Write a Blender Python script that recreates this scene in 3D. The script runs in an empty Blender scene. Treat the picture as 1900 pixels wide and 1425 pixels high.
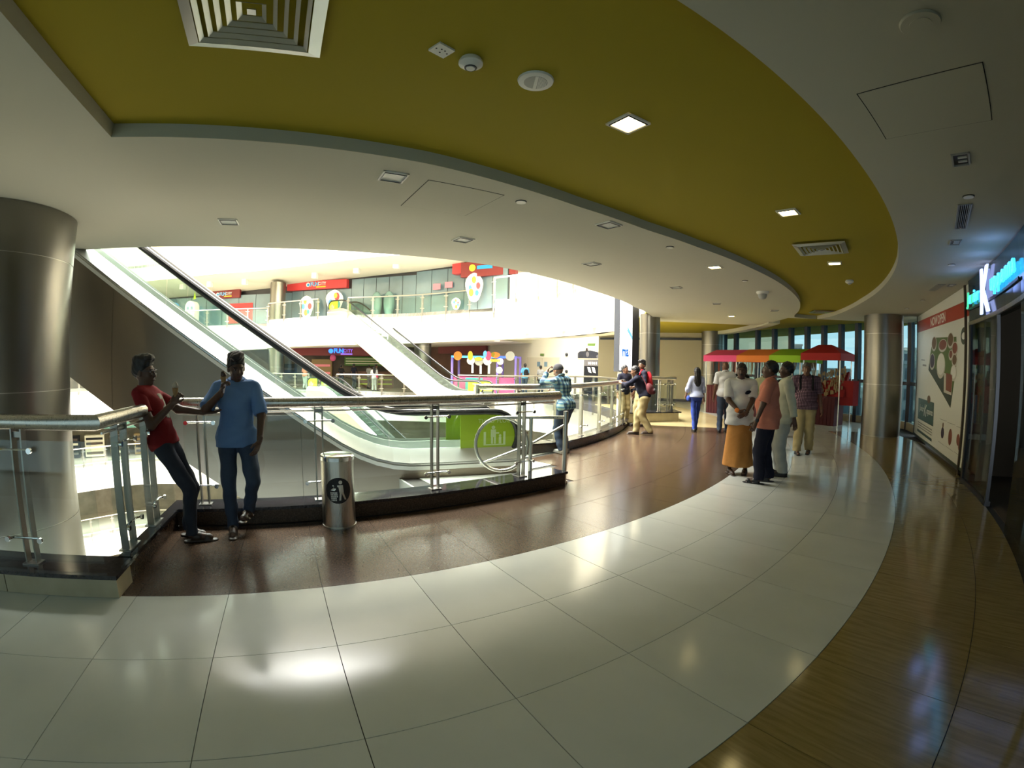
import bpy, bmesh, math, random
import numpy as np
from mathutils import Matrix, Vector
random.seed(7)
SC = bpy.context.scene
COL = SC.collection
sin, cos, rad, pi = math.sin, math.cos, math.radians, math.pi

# ------------------------------------------------------------------ camera
CAM_H = 1.6105
_p, _r = rad(-2.435281), rad(0.965095)
cam = bpy.data.cameras.new('camera')
cam_o = bpy.data.objects.new('camera', cam)
COL.objects.link(cam_o)
SC.camera = cam_o
_F = Vector((0, cos(_p), sin(_p))); _Y = Vector((0, -sin(_p), cos(_p))); _X = Vector((1, 0, 0))
_R = _X * cos(_r) + _Y * sin(_r); _U = -_X * sin(_r) + _Y * cos(_r)
cam_o.matrix_world = Matrix(((_R.x, _U.x, -_F.x, 0), (_R.y, _U.y, -_F.y, 0), (_R.z, _U.z, -_F.z, CAM_H), (0, 0, 0, 1)))
cam.type = 'PANO'                                   # the wide lens bows straight lines: a fisheye polynomial
cam.sensor_fit = 'HORIZONTAL'; cam.sensor_width = 36; cam.sensor_height = 27
cam.panorama_type = 'FISHEYE_LENS_POLYNOMIAL'
cam.fisheye_fov = rad(200)
cam.fisheye_polynomial_k0 = 0
cam.fisheye_polynomial_k1 = -0.058976198
cam.fisheye_polynomial_k2 = 0
cam.fisheye_polynomial_k3 = 1.15729157e-5
cam.fisheye_polynomial_k4 = 0
cam.clip_start = 0.02; cam.clip_end = 2000

# ------------------------------------------------------------------ world, lights, exposure
CX, CY = -8.1594, 16.4853                           # centre of the round atrium
world = bpy.data.worlds.new('world'); SC.world = world
world.use_nodes = True
_nt = world.node_tree; _nt.nodes.clear()
_bg = _nt.nodes.new('ShaderNodeBackground'); _wo = _nt.nodes.new('ShaderNodeOutputWorld')
_bg.inputs['Color'].default_value = (0.80, 0.93, 1.0, 1)
_bg.inputs['Strength'].default_value = 3.0
_nt.links.new(_bg.outputs[0], _wo.inputs[0])

def area_light(name, loc, size, power, color, rot=(0, 0, 0), shape='DISK', size_y=None):
    l = bpy.data.lights.new(name, 'AREA'); l.shape = shape; l.size = size
    if size_y: l.size_y = size_y
    l.energy = power; l.color = color
    o = bpy.data.objects.new(name, l); COL.objects.link(o); o.location = loc; o.rotation_euler = rot
    return o
area_light('skylight', (CX - .5, CY + .5, 19.0), 23.0, 50000, (1.0, 0.985, 0.93))

SC.view_settings.view_transform = 'Standard'; SC.view_settings.look = 'None'
SC.view_settings.gamma = 1.0; SC.view_settings.use_curve_mapping = False
SC.view_settings.exposure = 0.42
cy = SC.cycles
cy.use_denoising = True; cy.use_adaptive_sampling = True; cy.adaptive_threshold = .04
cy.max_bounces = 9; cy.diffuse_bounces = 5; cy.glossy_bounces = 4; cy.transmission_bounces = 6; cy.transparent_max_bounces = 24
cy.caustics_reflective = False; cy.caustics_refractive = False
cy.sample_clamp_indirect = 6.0

# ------------------------------------------------------------------ materials
MATS = {}
def mat(name, color=(.8, .8, .8), rough=.5, metal=0.0, emit=None, emit_s=0.0, spec=.5, noise=None, bump=None, coat=0.0):
    """Principled material; noise = (scale, second colour, contrast), bump = (scale, strength)."""
    m = bpy.data.materials.new(name); m.use_nodes = True
    nt = m.node_tree; b = nt.nodes['Principled BSDF']
    b.inputs['Base Color'].default_value = (*color, 1)
    b.inputs['Roughness'].default_value = rough; b.inputs['Metallic'].default_value = metal
    b.inputs['Specular IOR Level'].default_value = spec; b.inputs['Coat Weight'].default_value = coat
    if emit:
        b.inputs['Emission Color'].default_value = (*emit, 1); b.inputs['Emission Strength'].default_value = emit_s
    if noise or bump:
        tc = nt.nodes.new('ShaderNodeTexCoord')
    if noise:
        n = nt.nodes.new('ShaderNodeTexNoise'); n.inputs['Scale'].default_value = noise[0]; n.inputs['Detail'].default_value = 6
        r = nt.nodes.new('ShaderNodeValToRGB')
        w = noise[2] if len(noise) > 2 else .2
        r.color_ramp.elements[0].position = .5 - w; r.color_ramp.elements[1].position = .5 + w
        r.color_ramp.elements[0].color = (*color, 1); r.color_ramp.elements[1].color = (*noise[1], 1)
        nt.links.new(tc.outputs['Object'], n.inputs['Vector']); nt.links.new(n.outputs['Fac'], r.inputs['Fac'])
        nt.links.new(r.outputs['Color'], b.inputs['Base Color'])
    if bump:
        n2 = nt.nodes.new('ShaderNodeTexNoise'); n2.inputs['Scale'].default_value = bump[0]; n2.inputs['Detail'].default_value = 4
        bp = nt.nodes.new('ShaderNodeBump'); bp.inputs['Strength'].default_value = bump[1]; bp.inputs['Distance'].default_value = .01
        nt.links.new(tc.outputs['Object'], n2.inputs['Vector']); nt.links.new(n2.outputs['Fac'], bp.inputs['Height'])
        nt.links.new(bp.outputs['Normal'], b.inputs['Normal'])
    MATS[name] = m
    return m

def glass_mat(name, tint, refl=1.0, rough=0.02):
    """thin sheet: tinted straight-through light plus a Fresnel reflection"""
    m = bpy.data.materials.new(name); m.use_nodes = True
    nt = m.node_tree; nt.nodes.clear()
    out = nt.nodes.new('ShaderNodeOutputMaterial'); mix = nt.nodes.new('ShaderNodeMixShader')
    t = nt.nodes.new('ShaderNodeBsdfTransparent'); t.inputs[0].default_value = (*tint, 1)
    g = nt.nodes.new('ShaderNodeBsdfGlossy'); g.inputs['Roughness'].default_value = rough
    lw = nt.nodes.new('ShaderNodeLayerWeight'); lw.inputs['Blend'].default_value = .5
    pw = nt.nodes.new('ShaderNodeMath'); pw.operation = 'POWER'; pw.inputs[1].default_value = 5.0
    mu = nt.nodes.new('ShaderNodeMath'); mu.operation = 'MULTIPLY_ADD'; mu.inputs[1].default_value = .55; mu.inputs[2].default_value = .035 * refl
    nt.links.new(lw.outputs['Facing'], pw.inputs[0]); nt.links.new(pw.outputs[0], mu.inputs[0]); nt.links.new(mu.outputs[0], mix.inputs[0])
    nt.links.new(t.outputs[0], mix.inputs[1]); nt.links.new(g.outputs[0], mix.inputs[2]); nt.links.new(mix.outputs[0], out.inputs[0])
    MATS[name] = m
    return m

def node_mat(name, build):
    m = bpy.data.materials.new(name); m.use_nodes = True
    nt = m.node_tree; b = nt.nodes['Principled BSDF']
    build(nt, b); MATS[name] = m
    return m

def brushed(name, color, rough=.32, scale=(180, 180, 2.0), amount=.12, metal=1.0):
    def f(nt, b):
        b.inputs['Base Color'].default_value = (*color, 1); b.inputs['Metallic'].default_value = metal
        tc = nt.nodes.new('ShaderNodeTexCoord'); mp = nt.nodes.new('ShaderNodeMapping'); mp.inputs['Scale'].default_value = scale
        n = nt.nodes.new('ShaderNodeTexNoise'); n.inputs['Scale'].default_value = 1.0; n.inputs['Detail'].default_value = 3
        mr = nt.nodes.new('ShaderNodeMapRange'); mr.inputs['To Min'].default_value = rough - amount; mr.inputs['To Max'].default_value = rough + amount
        nt.links.new(tc.outputs['Object'], mp.inputs[0]); nt.links.new(mp.outputs[0], n.inputs['Vector'])
        nt.links.new(n.outputs['Fac'], mr.inputs['Value']); nt.links.new(mr.outputs[0], b.inputs['Roughness'])
    return node_mat(name, f)

def granite(name, c0, c1, c2, scale, rough):
    def f(nt, b):
        tc = nt.nodes.new('ShaderNodeTexCoord')
        n = nt.nodes.new('ShaderNodeTexNoise'); n.inputs['Scale'].default_value = scale; n.inputs['Detail'].default_value = 8; n.inputs['Roughness'].default_value = .75
        r = nt.nodes.new('ShaderNodeValToRGB'); e = r.color_ramp.elements
        e[0].position = .36; e[0].color = (*c0, 1); e[1].position = .68; e[1].color = (*c2, 1)
        x = r.color_ramp.elements.new(.5); x.color = (*c1, 1)
        nt.links.new(tc.outputs['Object'], n.inputs['Vector']); nt.links.new(n.outputs['Fac'], r.inputs['Fac'])
        nt.links.new(r.outputs['Color'], b.inputs['Base Color']); b.inputs['Roughness'].default_value = rough; b.inputs['Specular IOR Level'].default_value = .3
    return node_mat(name, f)

def wood_tile(name, c0, c1, rough):
    def f(nt, b):
        tc = nt.nodes.new('ShaderNodeTexCoord'); mp = nt.nodes.new('ShaderNodeMapping'); mp.inputs['Scale'].default_value = (2.2, 22, 2)
        mp.inputs['Rotation'].default_value = (0, 0, rad(0))
        n = nt.nodes.new('ShaderNodeTexNoise'); n.inputs['Scale'].default_value = 1.6; n.inputs['Detail'].default_value = 5; n.inputs['Distortion'].default_value = .6
        r = nt.nodes.new('ShaderNodeValToRGB'); e = r.color_ramp.elements
        e[0].position = .35; e[0].color = (*c0, 1); e[1].position = .65; e[1].color = (*c1, 1)
        nt.links.new(tc.outputs['Object'], mp.inputs[0]); nt.links.new(mp.outputs[0], n.inputs['Vector'])
        nt.links.new(n.outputs['Fac'], r.inputs['Fac']); nt.links.new(r.outputs['Color'], b.inputs['Base Color'])
        b.inputs['Roughness'].default_value = rough
    return node_mat(name, f)

def check_mat(name, cols, scale, width=.5, rough=.85):
    """woven check: two sets of stripes over a ground colour; cols = ground, stripe a, stripe b, crossing"""
    def f(nt, b):
        tc = nt.nodes.new('ShaderNodeTexCoord'); sp = nt.nodes.new('ShaderNodeSeparateXYZ')
        nt.links.new(tc.outputs['Object'], sp.inputs[0])
        def stripe(sock, w):
            m1 = nt.nodes.new('ShaderNodeMath'); m1.operation = 'MULTIPLY'; m1.inputs[1].default_value = scale; nt.links.new(sock, m1.inputs[0])
            m2 = nt.nodes.new('ShaderNodeMath'); m2.operation = 'FRACT'; nt.links.new(m1.outputs[0], m2.inputs[0])
            m3 = nt.nodes.new('ShaderNodeMath'); m3.operation = 'LESS_THAN'; m3.inputs[1].default_value = w; nt.links.new(m2.outputs[0], m3.inputs[0])
            return m3.outputs[0]
        ad = nt.nodes.new('ShaderNodeMath'); ad.operation = 'MULTIPLY_ADD'; ad.inputs[1].default_value = .35; nt.links.new(sp.outputs[1], ad.inputs[0]); nt.links.new(sp.outputs[0], ad.inputs[2])
        a = stripe(ad.outputs[0], width); c = stripe(sp.outputs[2], width)
        x1 = nt.nodes.new('ShaderNodeMix'); x1.data_type = 'RGBA'; x1.inputs[6].default_value = (*cols[0], 1); x1.inputs[7].default_value = (*cols[1], 1); nt.links.new(a, x1.inputs[0])
        x2 = nt.nodes.new('ShaderNodeMix'); x2.data_type = 'RGBA'; x2.inputs[6].default_value = (*cols[2], 1); x2.inputs[7].default_value = (*cols[3], 1); nt.links.new(a, x2.inputs[0])
        x3 = nt.nodes.new('ShaderNodeMix'); x3.data_type = 'RGBA'; nt.links.new(c, x3.inputs[0]); nt.links.new(x1.outputs[2], x3.inputs[6]); nt.links.new(x2.outputs[2], x3.inputs[7])
        nt.links.new(x3.outputs[2], b.inputs['Base Color']); b.inputs['Roughness'].default_value = rough
    return node_mat(name, f)

mat('white_tile', (.57, .60, .555), .14, spec=.34, noise=(2.2, (.63, .66, .615), .25))
granite('brown_tile', (.040, .024, .016), (.070, .043, .028), (.13, .085, .055), 60, .20)
wood_tile('tan_tile', (.24, .175, .065), (.31, .235, .095), .12)
mat('cream_tile', (.58, .47, .24), .14, noise=(3, (.66, .55, .30), .25))
mat('landing_tile', (.48, .50, .45), .15, noise=(3, (.54, .56, .50), .25))
mat('grout', (.035, .032, .028), .9)
mat('black_granite', (.012, .011, .013), .07, noise=(40, (.03, .028, .032), .1))
mat('cream_stone', (.36, .31, .20), .35, noise=(6, (.42, .37, .25), .2))
mat('ceiling_white', (.52, .51, .41), .9)
mat('ceiling_yellow', (.34, .27, .005), .85)
mat('paint_white', (.86, .85, .80), .7)
mat('paint_cream', (.80, .74, .58), .75)
mat('paint_beige', (.50, .45, .33), .8)
mat('concrete', (.35, .34, .31), .9)
brushed('steel', (.52, .50, .45), .30)
brushed('steel_column', (.23, .218, .19), .34, (220, 220, 1.5), .1)
brushed('steel_cladding', (.23, .195, .150), .38, (3, 3, 160), .1)
brushed('steel_backlit', (.27, .26, .235), .34)  # darker copy of steel: the posts' backlit shade is put into the colour
brushed('steel_light', (.62, .60, .54), .36)
mat('chrome', (.75, .75, .75), .12, 1.0)
mat('dark_metal', (.05, .05, .055), .35, .7)
mat('mullion', (.045, .05, .065), .45, .4)
mat('rubber', (.012, .012, .014), .35)
mat('aluminium', (.62, .64, .62), .30, 1.0)
mat('white_plastic', (.78, .77, .70), .45)
mat('grey_plastic', (.40, .40, .36), .5)
mat('dark_hole', (.01, .01, .01), .9)
mat('black_plastic', (.015, .015, .016), .4)
glass_mat('rail_glass', (.935, .965, .95), 1.2)
glass_mat('esc_glass', (.90, .96, .935), 1.0)
glass_mat('window_glass', (.36, .46, .475), 1.0)
glass_mat('shop_glass', (.45, .50, .50), 2.2)
glass_mat('clear_glass', (.85, .9, .88), 1.0)
mat('lamp_on', (1, .9, .6), .5, emit=(1.0, .80, .36), emit_s=14)
mat('lamp_off', (.50, .52, .47), .35)
mat('green_sign', (.34, .50, .015), .5)
mat('white_print', (.85, .88, .80), .6)
mat('pale_green_print', (.62, .75, .42), .6)
mat('black', (.008, .008, .01), .6)
mat('teal_fascia', (.018, .045, .05), .12)

# ------------------------------------------------------------------ mesh helpers
class MB:
    """collects shapes; build() links them as ONE mesh object"""
    def __init__(s): s.v = []; s.f = []; s.mi = []; s.cur = 0
    def add(s, vs, fs):
        o = len(s.v); s.v += [tuple(map(float, v)) for v in vs]
        for f in fs: s.f.append([o + i for i in f]); s.mi.append(s.cur)
        return s
    def box(s, lo, hi, M=None):
        x0, y0, z0 = lo; x1, y1, z1 = hi
        vs = [Vector(q) for q in ((x0, y0, z0), (x1, y0, z0), (x1, y1, z0), (x0, y1, z0), (x0, y0, z1), (x1, y0, z1), (x1, y1, z1), (x0, y1, z1))]
        if M is not None: vs = [M @ q for q in vs]
        return s.add(vs, ((0, 3, 2, 1), (4, 5, 6, 7), (0, 1, 5, 4), (1, 2, 6, 5), (2, 3, 7, 6), (3, 0, 4, 7)))
    def quad(s, a, b, c, d): return s.add((a, b, c, d), ((0, 1, 2, 3),))
    def tube(s, pts, r, n=10, closed=False, caps=True, flat=None):
        """round bar along points; r a number or list"""
        P = [Vector(q) for q in pts]; m = len(P); rs = r if isinstance(r, (list, tuple)) else [r] * m
        o = len(s.v); up = None
        for i in range(m):
            a = P[i - 1] if (i > 0 or closed) else P[i]; b = P[(i + 1) % m] if (i < m - 1 or closed) else P[i]
            t = (b - a).normalized()
            if up is None:
                up = Vector((0, 0, 1)) if abs(t.z) < .9 else Vector((1, 0, 0))
            u = (up - t * up.dot(t)).normalized(); up = u; w = t.cross(u)
            for k in range(n):
                g = 2 * pi * k / n
                q = P[i] + (u * cos(g) + w * sin(g) * (flat or 1)) * rs[i]; s.v.append(tuple(q))
        L = m if closed else m - 1
        for i in range(L):
            for k in range(n):
                a = o + i * n + k; b = o + i * n + (k + 1) % n; j = ((i + 1) % m) * n
                s.f.append([a, b, o + j + (k + 1) % n, o + j + k]); s.mi.append(s.cur)
        if caps and not closed:
            s.f.append([o + k for k in range(n)][::-1]); s.mi.append(s.cur)
            s.f.append([o + (m - 1) * n + k for k in range(n)]); s.mi.append(s.cur)
        return s
    def lathe(s, prof, n=32, loc=(0, 0, 0), M=None):
        """profile (r, z) turned about z"""
        o = len(s.v)
        for (r, z) in prof:
            for k in range(n):
                g = 2 * pi * k / n; q = Vector((r * cos(g) + loc[0], r * sin(g) + loc[1], z + loc[2]))
                s.v.append(tuple(M @ q if M is not None else q))
        for i in range(len(prof) - 1):
            for k in range(n):
                s.f.append([o + i * n + k, o + i * n + (k + 1) % n, o + (i + 1) * n + (k + 1) % n, o + (i + 1) * n + k]); s.mi.append(s.cur)
        s.f.append([o + k for k in range(n)][::-1]); s.mi.append(s.cur)
        s.f.append([o + (len(prof) - 1) * n + k for k in range(n)]); s.mi.append(s.cur)
        return s
    def prism(s, poly, z0, z1, M=None):
        """polygon (x, y) extruded in z"""
        n = len(poly); vs = [Vector((x, y, z0)) for x, y in poly] + [Vector((x, y, z1)) for x, y in poly]
        if M is not None: vs = [M @ q for q in vs]
        return s.add(vs, [list(range(n))[::-1], [n + i for i in range(n)]] + [[i, (i + 1) % n, n + (i + 1) % n, n + i] for i in range(n)])
    def loop_solid(s, A, B):
        """two matching closed loops joined and capped"""
        n = len(A)
        return s.add(list(A) + list(B), [list(range(n))[::-1], [n + i for i in range(n)]] + [[i, (i + 1) % n, n + (i + 1) % n, n + i] for i in range(n)])
    def sector(s, r0, r1, a0, a1, z0, z1, n=6, c=(CX, CY)):
        """solid ring sector; r0, r1 may be functions of the angle in degrees"""
        f0 = r0 if callable(r0) else (lambda a: r0); f1 = r1 if callable(r1) else (lambda a: r1)
        o = len(s.v)
        for i in range(n + 1):
            a = a0 + (a1 - a0) * i / n; ca, sa = cos(rad(a)), sin(rad(a))
            for r, z in ((f0(a), z0), (f1(a), z0), (f1(a), z1), (f0(a), z1)):
                s.v.append((c[0] + r * ca, c[1] + r * sa, z))
        for i in range(n):
            p, q = o + 4 * i, o + 4 * i + 4
            for k in range(4):
                s.f.append([p + k, q + k, q + (k + 1) % 4, p + (k + 1) % 4]); s.mi.append(s.cur)
        s.f.append([o, o + 1, o + 2, o + 3]); s.mi.append(s.cur)
        e = o + 4 * n; s.f.append([e + 3, e + 2, e + 1, e]); s.mi.append(s.cur)
        return s
    def wall(s, pts, z0, z1, th):
        """strip along plan points; z0, z1 numbers or lists; th = thickness to the left of the walking direction"""
        m = len(pts); Z0 = z0 if isinstance(z0, (list, tuple)) else [z0] * m; Z1 = z1 if isinstance(z1, (list, tuple)) else [z1] * m
        P = [Vector((x, y)) for x, y in pts]; o = len(s.v)
        for i in range(m):
            t = (P[min(i + 1, m - 1)] - P[max(i - 1, 0)]).normalized(); nrm = Vector((-t.y, t.x)) * th; q = P[i] + nrm
            s.v += [(P[i].x, P[i].y, Z0[i]), (q.x, q.y, Z0[i]), (q.x, q.y, Z1[i]), (P[i].x, P[i].y, Z1[i])]
        for i in range(m - 1):
            a, b = o + 4 * i, o + 4 * i + 4
            for k in range(4):
                s.f.append([a + k, b + k, b + (k + 1) % 4, a + (k + 1) % 4]); s.mi.append(s.cur)
        s.f.append([o, o + 1, o + 2, o + 3]); s.mi.append(s.cur)
        e = o + 4 * (m - 1); s.f.append([e + 3, e + 2, e + 1, e]); s.mi.append(s.cur)
        return s
    def mesh(s, name, mats, smooth=False, fix=True):
        me = bpy.data.meshes.new(name); me.from_pydata(s.v, [], s.f)
        for m in (mats if isinstance(mats, (list, tuple)) else [mats]): me.materials.append(MATS[m] if isinstance(m, str) else m)
        if any(s.mi): me.polygons.foreach_set('material_index', s.mi)
        if fix:
            bm = bmesh.new(); bm.from_mesh(me); bmesh.ops.recalc_face_normals(bm, faces=bm.faces); bm.to_mesh(me); bm.free()
        if smooth:
            me.polygons.foreach_set('use_smooth', [True] * len(me.polygons))
            if smooth != 'all': me.set_sharp_from_angle(angle=rad(35))
        me.update()
        return me
    def build(s, name, mats, parent=None, smooth=False, loc=None, fix=True):
        o = bpy.data.objects.new(name, s.mesh(name, mats, smooth, fix)); COL.objects.link(o)
        if loc is not None: o.location = loc
        if parent is not None: o.parent = parent
        return o

def link(name, me, parent=None, M=None):
    o = bpy.data.objects.new(name, me); COL.objects.link(o)
    if parent is not None: o.parent = parent
    if M is not None: o.matrix_local = M
    return o
def tag(o, label, cat, group=None):
    o['label'] = label; o['category'] = cat
    if group: o['group'] = group
    return o
def struct(o): o['kind'] = 'structure'; return o
def thing(name, label, cat, loc=(0, 0, 0), rz=0.0, group=None):
    o = bpy.data.objects.new(name, None); COL.objects.link(o); o.empty_display_size = .1
    o.location = loc; o.rotation_euler = (0, 0, rz)
    return tag(o, label, cat, group)
def dup(root, label=None, loc=None, rz=None, group=None):
    r = root.copy(); COL.objects.link(r)
    if label: r['label'] = label
    if group: r['group'] = group
    if loc is not None: r.location = loc
    if rz is not None: r.rotation_euler = (0, 0, rz)
    for ch in list(root.children):
        c = ch.copy(); COL.objects.link(c); c.parent = r
        for g in list(ch.children):
            d = g.copy(); COL.objects.link(d); d.parent = c
    return r
def P(r, a, z=0.0): return Vector((CX + r * cos(rad(a)), CY + r * sin(rad(a)), z))
def arc(r, a0, a1, n, z=0.0): return [P(r, a0 + (a1 - a0) * i / n, z) for i in range(n + 1)]
def frame(o, x, z=(0, 0, 1)):
    """matrix with origin o, x axis along x and y so that z is up"""
    x = Vector(x).normalized(); z = Vector(z); y = z.cross(x).normalized(); z = x.cross(y)
    return Matrix(((x.x, y.x, z.x, o[0]), (x.y, y.y, z.y, o[1]), (x.z, y.z, z.z, o[2]), (0, 0, 0, 1)))
_font_cache = {}
def text_mesh(txt, size, depth, material, bold=0.0, shear=0.0, space=1.0):
    """lettering as a mesh in the x-y plane, centred, standing out along z"""
    cu = bpy.data.curves.new('lettering', 'FONT'); cu.body = txt; cu.size = size; cu.extrude = depth; cu.align_x = 'CENTER'; cu.align_y = 'CENTER'
    cu.offset = bold; cu.shear = shear; cu.space_character = space; cu.resolution_u = 3
    o = bpy.data.objects.new('lettering', cu); COL.objects.link(o)
    dg = bpy.context.evaluated_depsgraph_get(); dg.update()
    me = bpy.data.meshes.new_from_object(o.evaluated_get(dg)); bpy.data.objects.remove(o); bpy.data.curves.remove(cu)
    me.materials.clear(); me.materials.append(MATS[material] if isinstance(material, str) else material)
    return me
def text(name, txt, size, depth, material, parent, M, **k):
    return link(name, text_mesh(txt, size, depth, material, **k), parent, M)
# ================================================================== floor
A0, DA = -68.1325, 2.55271                         # first radial joint and the angular pitch of the tiles
fl_o = struct(MB().sector(14.78, 19.0, -112, -68.65, -.30, -.012, 24).sector(13.22, 19.9, -68.65, -56.5, -.30, -.012, 10)
              .sector(11.75, 20.6, -56.5, -14, -.30, -.012, 34).sector(10.9, 11.76, -51.5, -40, -.30, -.012, 8).sector(11.75, 21.5, -14, 40, -.30, -.012, 30).build('floor', 'grout'))
def tile_mesh(r0, r1, m, da=DA, n=3, g=.0022):
    b = MB(); h = da / 2
    ga = math.degrees(g / ((r0 + r1) / 2))
    b.sector(r0 + g, r1 - g, -h + ga, h - ga, -.012, 0, n, (0, 0))
    return b.mesh('floor_tile', m)
def lay(r0, r1, m, k0, k1, da=DA, a0=A0, n=3):
    me = tile_mesh(r0, r1, m, da, n)
    for k in range(k0, k1):
        link('floor_tile', me, fl_o, Matrix.Translation((CX, CY, 0)) @ Matrix.Rotation(rad(a0 + da * (k + .5)), 4, 'Z'))
for r0 in (15.05, 15.85, 16.65): lay(r0, r0 + .8, 'white_tile', -9, 24)
lay(17.45, 18.25, 'tan_tile', -9, 20)
lay(18.25, 18.66, 'tan_tile', -9, 13)
lay(18.25, 19.3, 'tan_tile', 13, 20)
lay(17.45, 18.6, 'white_tile', 20, 24); lay(18.6, 19.6, 'white_tile', 20, 24)
lay(14.25, 15.05, 'brown_tile', 0, 20)
for r0_, r1_ in ((13.5, 14.25), (14.25, 15.05)): MB().sector(r0_ + .002, r1_ - .002, -68.62, A0 - .008, -.012, 0, 1).build('floor_tile', 'brown_tile', fl_o)
lay(13.53, 14.25, 'brown_tile', 0, 7)
lay(13.45, 14.25, 'brown_tile', 7, 20)
lay(12.65, 13.45, 'brown_tile', 8, 20)
lay(11.92, 12.65, 'brown_tile', 9, 20)
lay(11.0, 11.80, 'landing_tile', 7, 11); lay(11.80, 12.50, 'landing_tile', 5, 9); lay(12.50, 13.20, 'landing_tile', 5, 8)
for r0, r1 in ((12.0, 13.5), (13.5, 15.05)): lay(r0, r1, 'cream_tile', 5, 12, 4.6, -17.08 - 23, 5)
for r0 in (15.05, 16.65, 18.25): lay(r0, r0 + 1.6, 'white_tile', 8, 16, 5.1, -6.8 - 5.1 * 8, 5)

struct(MB().sector(11.75, 13.2, -56.62, -56.5, -.30, -.001, 1).build('trim_7', 'landing_tile'))
# ================================================================== plinths under the railings
pl = struct(MB().sector(14.80, 15.07, -112, -68.62, 0, .15, 20).build('trim_1', 'cream_stone'))
for a0, a1 in ((-72.05, -68.62), (-75.5, -72.08), (-79, -75.53), (-82.5, -79.03)):
    MB().sector(15.07, 15.085, a0, a1, .002, .148, 4).build('stone_panel', 'cream_stone', pl)
MB().box((0, 0, .002), (.27, .012, .148), frame(P(14.815, -68.62), P(15.07, -68.62) - P(14.815, -68.62))).build('stone_panel', 'cream_stone', pl)
MB().sector(14.76, 15.12, -112, -68.50, .15, .18, 20).build('top_slab', 'black_granite', pl)
pl2 = struct(MB().sector(13.23, 14.80, -68.95, -68.62, 0, .15, 3).sector(13.22, 13.49, -68.62, -48.75, 0, .15, 20).build('trim_2', 'brown_tile'))
MB().sector(13.20, 14.78, -69.0, -68.52, .15, .18, 3).build('top_slab', 'black_granite', pl2)
MB().sector(13.18, 13.53, -68.52, -48.70, .15, .18, 24).build('top_slab', 'black_granite', pl2)
pl3 = struct(MB().sector(11.60, 11.90, -40.5, -17.6, 0, .15, 26).prism([(-.75, 8.22), (.2, 8.45), (.86, 8.80), (.66, 9.06), (.1, 8.72), (-.75, 8.5)], 0, .15).build('trim_3', 'brown_tile'))
MB().sector(11.57, 11.93, -40.5, -17.5, .15, .18, 26).build('top_slab', 'black_granite', pl3)
MB().prism([(-.78, 8.19), (.2, 8.42), (.87, 8.775), (.645, 9.045), (.1, 8.75), (-.78, 8.53)], .15, .18).build('top_slab', 'black_granite', pl3)
# plinth round the far column
pl4 = struct(MB().prism([(3.2, 13.35), (4.95, 13.75), (5.05, 15.4), (3.6, 15.9)], 0, .26).build('trim_4', 'cream_stone'))
MB().prism([(3.15, 13.28), (5.02, 13.70), (5.12, 15.45), (3.55, 16.0)], .26, .29).build('top_slab', 'black_granite', pl4)

# ================================================================== ceiling
def interp(tab):
    xs = [t[0] for t in tab]; ys = [t[1] for t in tab]
    return lambda a: float(np.interp(a, xs, ys))
Rs = interp([(-110, 11.76), (-65, 11.74), (-58, 11.88), (-54, 12.0), (-50, 12.08), (-45, 12.06), (-35, 11.95), (-22, 12.10), (-12, 12.5), (-4.4, 12.96), (8, 13.4)])
Rin = interp([(-68.7, 15.09), (-60, 15.06), (-54, 14.92), (-50, 14.92), (-46, 15.04), (-40, 15.31), (-33, 15.66), (-26, 16.02), (-20, 16.30), (-16.4, 16.45), (-14.6, 16.62), (-13.8, 17.38)])
Rout = interp([(-68.7, 17.26), (-52, 17.31), (-40, 17.39), (-26, 17.39), (-17, 17.5), (-13.8, 17.4)])
ce = struct(MB().sector(Rs, 18.85, -112, -68.72, 3.10, 3.20, 26).sector(Rs, Rin, -68.72, -13.8, 3.10, 3.20, 90)
            .sector(Rout, lambda a: 18.85 if a < -36 else 20.6, -68.72, -13.8, 3.10, 3.20, 80).sector(Rs, 16.5, -13.8, -4.2, 3.10, 3.20, 10)
            .sector(lambda a: float(np.interp(a, [-9, 21], [16.36, 17.75])), lambda a: float(np.interp(a, [-9, 21], [16.75, 18.1])), -9, 21, 3.06, 3.20, 24)
            .build('ceiling', 'ceiling_white', smooth=True))
MB().sector(12.35, 21.4, -68.8, 34, 3.20, 3.25, 90).build('recess_panel', 'ceiling_yellow', ce)
struct(MB().sector(lambda a: Rs(a) + .02, 21.5, -112, 34, 3.25, 4.60, 100).build('wall_slab', 'paint_white'))

# ================================================================== shop wall on the right
RW = 18.66
wr = struct(MB().sector(RW, RW + .03, -112, -44.6, 0, 2.40, 50).sector(RW + .13, RW + .2, -112, -36.2, 2.42, 3.10, 50).build('wall_right', 'shop_glass'))
for a in (-84, -76, -68, -60, -54): MB().sector(RW - .02, RW, a, a + .25, 0, 2.42, 1).build('joint_post', 'dark_metal', wr)
struct(MB().sector(RW - .015, RW + .12, -112, -36.1, 2.42, 3.06, 60).build('trim_5', 'teal_fascia'))
struct(MB().sector(RW - .03, RW, -112, -36.1, 2.38, 2.43, 60).build('trim_6', 'steel'))
mat('shop_inside', (.05, .035, .02), .8)
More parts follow.
